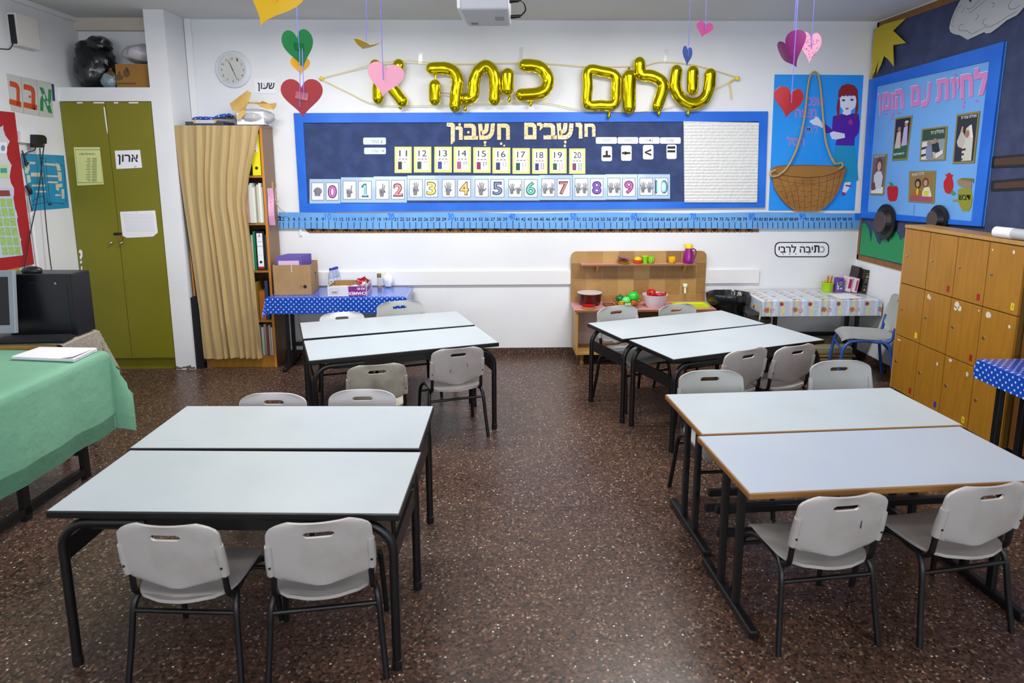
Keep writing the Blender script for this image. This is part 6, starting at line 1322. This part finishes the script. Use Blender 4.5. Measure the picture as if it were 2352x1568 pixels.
for cI in range(4):
    for rI in range(3):
        ya, yb_ = ly1-cw*cI, ly1-cw*(cI+1); z1, z0 = zr[3-rI], zr[2-rI]
        d = MB().rbox((lx0+.009, (ya+yb_)/2, (z0+z1)/2), (.018, cw-.005, z1-z0-.006), .0015, n=1).build('door', WOOD, t)
        k = Vector((lx0-.001, ya-.045, z0+(z1-z0)*.52)); MB().lathe(k, [(.0085, -.003), (.0095, .001), (.008, .005), (.003, .0055)], 12, R=Matrix.Rotation(-pi/2, 3, 'Y')).build('lock', CHROME, d, True)
        if (cI, rI) in STK:
            s_ = Vector((lx0-.0006, yb_+.045, z0+.05)); MB().box(s_, (.001, .026, .042)).build('number_sticker', plain(STK[(cI, rI)]), d)
            if (cI, rI) in ((3, 0), (2, 2), (3, 2)): m = MB(); textat(m, {(3, 0): '3', (2, 2): '4', (3, 2): '8'}[(cI, rI)], s_-Vector((.0006, 0, 0)), Vector((0, -1, 0)), Z_, Vector((-1, 0, 0)), .022, .0002); m.build('sticker_print', plain('5A5A10'), d)
        W2 = {(1, 1): [(.05, .9, .03, .04), (.07, .88, .02, .03)], (2, 1): [(.06, .9, .05, .05), (.09, .86, .035, .04), (.05, .84, .03, .03), (.265, .92, .012, .014)], (3, 1): [(.06, .9, .05, .045), (.24, .82, .02, .026)], (0, 2): [(.05, .92, .05, .012)], (1, 2): [(.22, .8, .022, .03)], (2, 2): [(.06, .95, .035, .025), (.23, .85, .024, .034)], (3, 0): [(.03, .88, .012, .014), (.2, .9, .022, .026)], (0, 1): [], }.get((cI, rI), [])
        if W2:
            m = MB()
            for a, b_, w_, h_ in W2:
                pts = [(lx0-.0008, ya-a-w_/2*cos(q)*(.8+.3*rnd.random()), z0+(z1-z0)*b_+h_/2*sin(q)*(.8+.3*rnd.random())) for q in [2*pi*i/9 for i in range(9)]]; m.prism(pts, (-1, 0, 0), .0005)
            m.build('sticker_residue', plain('D8C8B8'), d)
t = thing('cabinet', 'darker brown cabinet standing next to the lockers at the picture edge', 'cabinet', (3.2, 3.5, 0)); DW = mat('dark brown laminate', '6E4418', .45, noise=('5E3912', 6, .35, .75, 'Object', (6, 6, .6)))
MB().bx((3.075, 3.2, .06), (XR-.03, 3.775, 1.27)).build('body', DW, t); MB().bx((3.09, 3.2, 0), (XR-.02, 3.77, .06)).build('plinth', NEARBLACK, t)
for a, b_ in ((3.205, 3.485), (3.492, 3.77)): d = MB().bx((3.06, a, .07), (3.075, b_, 1.262)).build('door', DW, t); MB().lathe((3.059, b_-.03, .75), [(.008, -.002), (.008, .004)], 10, R=Matrix.Rotation(-pi/2, 3, 'Y')).build('lock', CHROME, d, True)
t = thing('paper_roll', 'white paper roll lying on top of the lockers at the picture edge', 'roll', (3.15, 3.85, lz)); 
q0 = PY(2287, 518, 4.02); MB().tube([(q0.x+.03, 4.05, lz+.034), (q0.x+.05, 3.93, lz+.034)], .033, 18).build('roll_end', PAPER, t, True); MB().tube([(q0.x+.05, 3.93, lz+.034), (q0.x+.1, 3.5, lz+.034)], .0325, 18).build('roll_body', mat('greyish wrap', 'B4B8C0', .5), t, True)
# dotted table at the right edge
ZR_ = .66; A = PZ(2245, 824, ZR_); t = thing('folding_table', 'table with black legs under the blue dotted cloth at the right picture edge', 'table', (3.0, 3.3, 0))
ax, ay = A.x+.012, A.y-.012
MB().bx((ax+.01, ay-1.0, ZR_-.026), (ax+.32, ay-.01, ZR_-.002)).build('table_top', WOODP, t)
for y in (ay-.1, ay-.9):
    MB().rbox((ax+.165, y, .022), (.3, .036, .036), .008).build('foot_bar', BLACK, t)
    for x in (ax+.06, ax+.2): MB().rbox((x, y, .33), (.034, .034, .59), .005, n=2).build('leg', BLACK, t)
MB().rbox((ax+.13, ay-.5, .1), (.03, .8, .036), .004).build('stretcher', BLACK, t)
cloth('tablecloth', ax, ax+.33, ay-1.02, ay, ZR_, (.11, 0, 0, .03), DOTS, 'blue white-dotted cloth on the table beside the lockers', 'tablecloth', flare=.35, wav=.005, seed=4)
# ================================================================ right wall display
t = thing('display_board', 'large slate blue felt display board with brown wooden edging on the right wall', 'notice board', (XR-.01, 5.0, .9))
m = MB().bx((XR-.010, 3.4, .925), (XR-.001, 6.085, 2.9)); m.build('felt', FELT2, t)
m = MB()
for a, b_ in (((3.4, 2.885), (6.1, 2.935)), ((3.4, .885), (6.1, .93)), ((6.078, .885), (6.11, 2.935))): m.bx((XR-.0122, a[0], a[1]), (XR-.001, b_[0], b_[1]))
m.build('wooden_edging', BROWNT, t)
def RP(name, label, cat, parts, off=.013, group=None, th=.003):
    """flat paper cut-out on the right wall display; parts: (part name, colour or material, [polygons in px], layer)"""
    a = parts[0][2][0]; t = thing(name, label, cat, RW.p(sum(q[0] for q in a)/len(a), max(q[1] for q in a), off), group)
    for nm, h, polys, lay in parts:
        m = MB()
        for q in polys: poly(m, RW, q, off+lay*(th if lay < 2 else .0007)+(0 if lay < 2 else th), th if lay == 0 else .0006)
        m.build(nm, plain(h) if isinstance(h, str) else h, t)
    return t
rz = lambda x, y: (1960+x/2.528, y/2.528)
RZ = lambda *pts: [rz(*q) for q in pts]
# bus-shaped poster
t = thing('poster', 'bus-shaped poster with bright blue border and pale blue centre on the right wall', 'poster', RW.p(2130, 520, .02))
f = [(2005, 183), (2318, 95), (2265, 520), (1984, 500)]; g = [(2021, 198), (2284, 139), (2242, 508), (1998, 486)]
m = MB(); poly(m, RW, f, .0125, .008); m.build('panel', SKY, t); m = MB()
for i in range(4): k = (i+1) % 4; poly(m, RW, [f[i], f[k], g[k], g[i]], .0207, .014)
m.build('border', BLUE, t); m = MB(); poly(m, RW, [(2106, 470), (2107, 470), (2105, 496), (2104, 496)], .0207, .0006); m.build('seam_line', plain('2A5AA0'), t)
for i, (sgn, (a, b_)) in enumerate((('upper', (900, 970)), ('lower', (1040, 1105)))):
    RP('paper_bar', sgn+' black and brown paper bar at the rear of the bus poster', 'paper bar', [('bar', NEARBLACK, [RZ((815, a+10), (1010, a-8), (1010, b_-2), (812, b_+5))], 0), ('brown_band', '4A2E1E', [RZ((832, a+22), (1010, a+8), (1010, b_-18), (830, b_-10))], 1)])
for i, (cx, cy, rx, ry, lb) in enumerate(((2044, 509, 17, 41, 'front dark paper wheel on the bus poster near the grass'), (2167, 504, 25, 34, 'rear dark paper wheel of the bus poster behind the lockers'))):
    t = thing('cutout_circle', lb, 'wheel', RW.p(cx, cy, .04)); m = MB(); pc = RW.p(cx, cy, .035); rr0 = abs(RW.p(cx, cy-ry).z-RW.p(cx, cy+ry).z)/2
    m.lathe(pc, [(rr0, 0), (rr0, .012), (rr0*.75, .016), (rr0*.62, .05), (.001, .052)], 28, R=Matrix.Rotation(-pi/2, 3, 'Y')); m.build('tyre', NEARBLACK, t); m = MB().lathe(pc, [(rr0*.6, .051), (rr0*.58, .056), (.001, .057)], 28, R=Matrix.Rotation(-pi/2, 3, 'Y')); m.build('hub', plain('4A3A34', .4), t)
# pink title letters
PL_ = [('ן', (2023, 217, 2030, 266)), ('מ', (2034, 214, 2052, 256)), ('ז', (2053, 215, 2062, 253)), ('ה', (2063, 207, 2083, 254)), ('ם', (2100, 199, 2120, 246)), ('ע', (2124, 193, 2145, 247)), ('ת', (2157, 184, 2187, 236)), ('ו', (2191, 180, 2202, 228)), ('י', (2204, 180, 2212, 207)), ('ח', (2214, 173, 2243, 228)), ('ל', (2246, 158, 2279, 222))]
WDS = ['in the left pink word']*4+['in the middle pink word']*2+['in the right pink word']*5
for (ch_, bx), wd in zip(PL_, WDS):
    t = thing('foam_letter', 'pink cut-out letter %s %s on the bus poster' % (HN[ch_], wd), 'letter', RW.p(bx[0], bx[3], .022), 'pink letters on the bus poster'); sh_ = -(bx[2]-bx[0])*.22
    m = MB(); textfit(m, ch_, RW, bx, .021, .005, .05, 0, sh_); m.build('letter', plain('CE82C0'), t)
    m = MB(); textfit(m, ch_, RW, (bx[0]-1, bx[1]-1, bx[2]-1, bx[3]-1), .0208, .003, .055, 0, sh_); m.build('white_edge', PAPER, t)
for x, y, lb in ((2201, 172, 'above the vav'), (2221, 235, 'upper one below the het'), (2220, 245, 'lower one below the het'), (2250, 232, 'below the lamed'), (2057, 262, 'upper one below the zayin'), (2055, 272, 'lower one below the zayin'), (2041, 261, 'dash below the mem'), (2071, 259, 'dash below the he')):
    m = MB(); poly(m, RW, ell(x, y, 3.2 if 'dash' not in lb else 4, 3.4 if 'dash' not in lb else 1.8, 10), .021, .004); single('foam_dot', m, plain('C07AB4'), 'small pink vowel mark %s in the pink title' % lb, 'dot', 'pink vowel marks')
# photographs on the poster
def photo(lab, q, back, figs):
    """figs: (colour, polygon in the photograph's own 0..1 axes)"""
    t = thing('photograph', lab, 'photo', RW.p(q[3][0], q[3][1], .022), 'photographs on the bus poster')
    m = MB(); poly(m, RW, q, .0212, .006); m.build('gilt_edge', plain('8A7A34'), t)
    def Q(a, b_): x = (q[0][0]*(1-a)+q[1][0]*a)*(1-b_)+(q[3][0]*(1-a)+q[2][0]*a)*b_; y = (q[0][1]*(1-a)+q[1][1]*a)*(1-b_)+(q[3][1]*(1-a)+q[2][1]*a)*b_; return x, y
    m = MB(); poly(m, RW, [Q(.06, .04), Q(.94, .04), Q(.94, .96), Q(.06, .96)], .0273, .0005); m.build('picture', plain(back), t)
    for i, (h, pg, nm) in enumerate(figs): m = MB(); poly(m, RW, [Q(*a) for a in pg], .0279+i*.0004, .0004); m.build(nm, plain(h), t)
    m = MB(); return t, Q
def E_(cx, cy, rx, ry): return ell(cx, cy, rx, ry, 10)
def cap(t, tx, bx): m = MB(); textfit(m, heb(tx), RW, bx, .0322, 0, .03, 0, -(bx[2]-bx[0])*.15); m.build('caption', PAPER, t)
t, _ = photo('photo of a girl in a white blouse at the left edge of the bus poster', [(2013, 355), (2045, 353), (2036, 448), (2005, 447)], '6E5A62', [('E0DCE0', [(.06, .85), (.94, .8), (.94, .96), (.06, .96)], 'table_picture'), ('5A3A2A', E_(.52, .28, .22, .2), 'hair_picture'), ('C8A088', E_(.52, .3, .14, .12), 'face_picture'), ('C4CAD8', [(.2, .52), (.4, .42), (.7, .42), (.86, .55), (.8, .84), (.25, .84)], 'blouse_picture'), ('7A3A2E', [(.08, .72), (.3, .68), (.42, .86), (.1, .9)], 'fruit_picture')]); cap(t, 'ברכת המזון', (2017, 358, 2041, 364))
t, _ = photo('photo of two girls in pale dresses on grass, upper left of the bus poster', [(2064, 271), (2103, 265), (2090, 367), (2056, 369)], '1C1E2A', [('2E5A3A', [(.06, .6), (.94, .58), (.94, .96), (.06, .96)], 'lawn_picture'), ('C8B4A8', [(.2, .35), (.42, .33), (.5, .72), (.12, .72)], 'dress_picture'), ('B8A8CC', [(.6, .25), (.82, .22), (.9, .66), (.55, .68)], 'dress_picture'), ('A07A64', E_(.32, .28, .1, .06), 'face_picture'), ('A87A64', E_(.72, .18, .1, .06), 'face_picture'), ('D8CCC8', E_(.74, .13, .12, .03), 'hat_picture')]); cap(t, 'בין אדם לחברו', (2061, 352, 2086, 359))
t, _ = photo('photo of two boys sitting on steps in the middle of the bus poster', [(2125, 296), (2184, 289), (2179, 368), (2120, 370)], '8A9498', [('2E4630', [(.06, .04), (.94, .04), (.94, .36), (.06, .38)], 'tree_picture'), ('D4D2CC', [(.06, .42), (.4, .4), (.3, .96), (.06, .96)], 'steps_picture'), ('2A2E34', [(.06, .58), (.34, .54), (.34, .6), (.06, .66)], 'steps_picture'), ('2A2E34', [(.06, .8), (.3, .76), (.3, .82), (.06, .88)], 'steps_picture'), ('7A86A8', [(.22, .6), (.42, .5), (.5, .9), (.26, .94)], 'shirt_picture'), ('1E2A32', [(.45, .5), (.7, .46), (.78, .74), (.5, .76)], 'shirt_picture'), ('9A7460', E_(.34, .47, .08, .08), 'face_picture'), ('A07A64', E_(.58, .41, .08, .08), 'face_picture'), ('C4A894', [(.5, .74), (.6, .74), (.66, .93), (.58, .93)], 'leg_picture'), ('D8D4CC', [(.62, .8), (.92, .68), (.92, .8), (.66, .94)], 'steps_picture')]); cap(t, 'מתפללים יחד', (2147, 300, 2178, 309))
t, _ = photo('photo of a man in a white prayer shawl raising a hand on the poster', [(2206, 263), (2259, 255), (2246, 374), (2196, 376)], '23262E', [('C8C4BC', [(.5, .3), (.72, .24), (.84, .5), (.86, .95), (.4, .95), (.38, .62)], 'shawl_picture'), ('B8B4AC', [(.12, .56), (.28, .34), (.4, .4), (.5, .55), (.4, .7), (.2, .66)], 'sleeve_picture'), ('9A745C', E_(.56, .42, .1, .08), 'face_picture'), ('C0987A', [(.26, .36), (.3, .26), (.36, .26), (.36, .38)], 'hand_picture'), ('2A2A30', [(.3, .72), (.56, .7), (.56, .74), (.3, .76)], 'stripe_picture'), ('2A2A30', [(.3, .8), (.5, .8), (.5, .84), (.3, .84)], 'stripe_picture'), ('2A2A30', [(.3, .9), (.46, .9), (.46, .93), (.3, .93)], 'stripe_picture'), ('E0DCD4', [(.62, .26), (.74, .25), (.86, .5), (.76, .52)], 'shawl_picture')]); cap(t, 'תפילת שחרית', (2218, 266, 2254, 274))
t, _ = photo('photo of two girls at a laid table, lower middle of the bus poster', [(2096, 393), (2157, 392), (2153, 467), (2094, 463)], '8A7040', [('9A4A5E', [(.06, .82), (.94, .8), (.94, .96), (.06, .96)], 'cloth_picture'), ('A85A30', [(.16, .72), (.3, .58), (.48, .6), (.5, .8), (.16, .82)], 'dress_picture'), ('D8D0C4', [(.54, .66), (.62, .5), (.8, .5), (.9, .74), (.9, .8), (.54, .8)], 'dress_picture'), ('C4C83A', [(.58, .62), (.8, .62), (.78, .78), (.6, .78)], 'apron_picture'), ('241A18', E_(.36, .4, .12, .16), 'hair_picture'), ('6A4028', E_(.65, .36, .12, .16), 'hair_picture'), ('B08868', E_(.36, .42, .07, .1), 'face_picture'), ('B8906E', E_(.66, .38, .07, .1), 'face_picture'), ('C8B02A', E_(.36, .66, .05, .12), 'bow_picture')]); cap(t, 'ברכת הנרות', (2104, 399, 2132, 405))
az = lambda x, y: (1990+x/5.227, 340+y/5.227)
AZ = lambda *p: [az(*q) for q in p]
RP('paper_apple', 'red paper apple with a green leaf on the bus poster', 'paper cut-out', [('apple', 'B0101C', [AZ((282, 480), (300, 455), (330, 450), (350, 462), (375, 452), (400, 458), (412, 490), (408, 570), (390, 625), (365, 640), (345, 632), (320, 640), (298, 620), (284, 560))], 0), ('leaf', '2E8A30', [AZ((305, 405), (345, 420), (360, 445), (335, 462), (315, 445))], 1)], .0207)
RP('paper_pomegranate', 'red paper pomegranate with crown and leaf on the bus poster', 'paper cut-out', [('pomegranate', 'B40E16', [AZ((980, 310), (1005, 318), (1030, 290), (1050, 315), (1082, 325), (1062, 350), (1078, 400), (1080, 460), (1062, 520), (1025, 552), (985, 530), (964, 470), (965, 410), (985, 370), (1003, 350))], 0), ('leaf', '4A8A3A', [AZ((1040, 545), (1075, 505), (1112, 545), (1080, 570))], 1)], .0207)
t = RP('paper_jar', 'olive paper honey jar cut-out with a cardboard lid at the poster corner', 'paper cut-out', [('jar', '8A8A1E', [AZ((1140, 500), (1180, 480), (1300, 490), (1312, 600), (1300, 690), (1270, 755), (1190, 755), (1160, 690), (1140, 640), (1075, 640), (1078, 620), (1135, 612))], 0), ('lid', '8E7A5E', [AZ((1128, 390), (1160, 372), (1300, 400), (1305, 470), (1280, 490), (1170, 460), (1140, 440))], 1), ('lid_shadow_band', '6E6A1E', [AZ((1150, 372), (1200, 358), (1330, 365), (1328, 420), (1300, 398))], 2)], .0207)
m = MB(); textfit(m, heb('דבש'), RW, (2210, 447, 2237, 459), .0262, 0, .02); m.build('lettering', plain('2A3A10'), t)
RP('paper_sun', 'yellow paper sun with pointed rays in the corner of the right wall display', 'paper cut-out', [('sun', mat('matt yellow paper', 'C2AC14', .6), [RZ((150, 170), (205, 140), (335, 105), (258, 178), (335, 250), (258, 262), (262, 385), (230, 345), (205, 325), (185, 380), (160, 430), (175, 335), (150, 420), (118, 465), (135, 390), (140, 250))], 0)], .037)
cz = lambda x, y: (2160+x/9.8, y/9.8)
CZ = lambda *p: [cz(*q) for q in p]
t = RP('paper_cloud', 'white paper cloud with pencilled curls at the top of the right wall display', 'paper cut-out', [('cloud', 'B6B8BC', [CZ((560, -60), (480, 60), (380, 260), (310, 440), (262, 620), (290, 720), (380, 770), (500, 790), (600, 850), (680, 895), (800, 840), (1060, 720), (1090, 755), (1200, 740), (1380, 610), (1560, 460), (1780, 350), (1870, 260), (2000, 100), (2000, -120), (1200, -160), (800, -40), (740, 60), (690, -20))], 0)], .0185)
m = MB()
for pts in ([(560, 110), (480, 170), (390, 340), (330, 520), (320, 590), (370, 590)], [(700, 290), (820, 230), (960, 110), (1090, 10)], [(650, 180), (700, 205), (800, 170), (900, 60), (960, 0)], [(570, 690), (670, 690), (760, 770), (900, 710), (1090, 605), (1180, 605), (1380, 510), (1600, 360), (1800, 250)], [(600, 540), (520, 560), (470, 630), (510, 700), (570, 660)], [(1110, 420), (1040, 450), (1020, 520), (1080, 575), (1130, 555)], [(1680, 10), (1600, 120), (1640, 210), (1760, 200), (1870, 110)], [(1230, 60), (1290, 80), (1270, 140), (1240, 170)], [(540, 290), (600, 210), (600, 150)], [(890, 320), (940, 350), (850, 470)]): stroke(m, RW, CZ(*pts), .0014, .022)
m.build('pencil_curl', plain('4A4A50'), t)
RP('paper_grass', 'green paper grass strip along the bottom of the right wall display', 'paper cut-out', [('grass', '0E8A50', [RZ((45, 1475), (60, 1300), (75, 1290), (100, 1330), (112, 1410), (125, 1330), (150, 1405), (165, 1420), (195, 1365), (215, 1410), (235, 1335), (262, 1345), (285, 1395), (300, 1380), (420, 1400), (420, 1570), (285, 1530))], 0)], .0125)
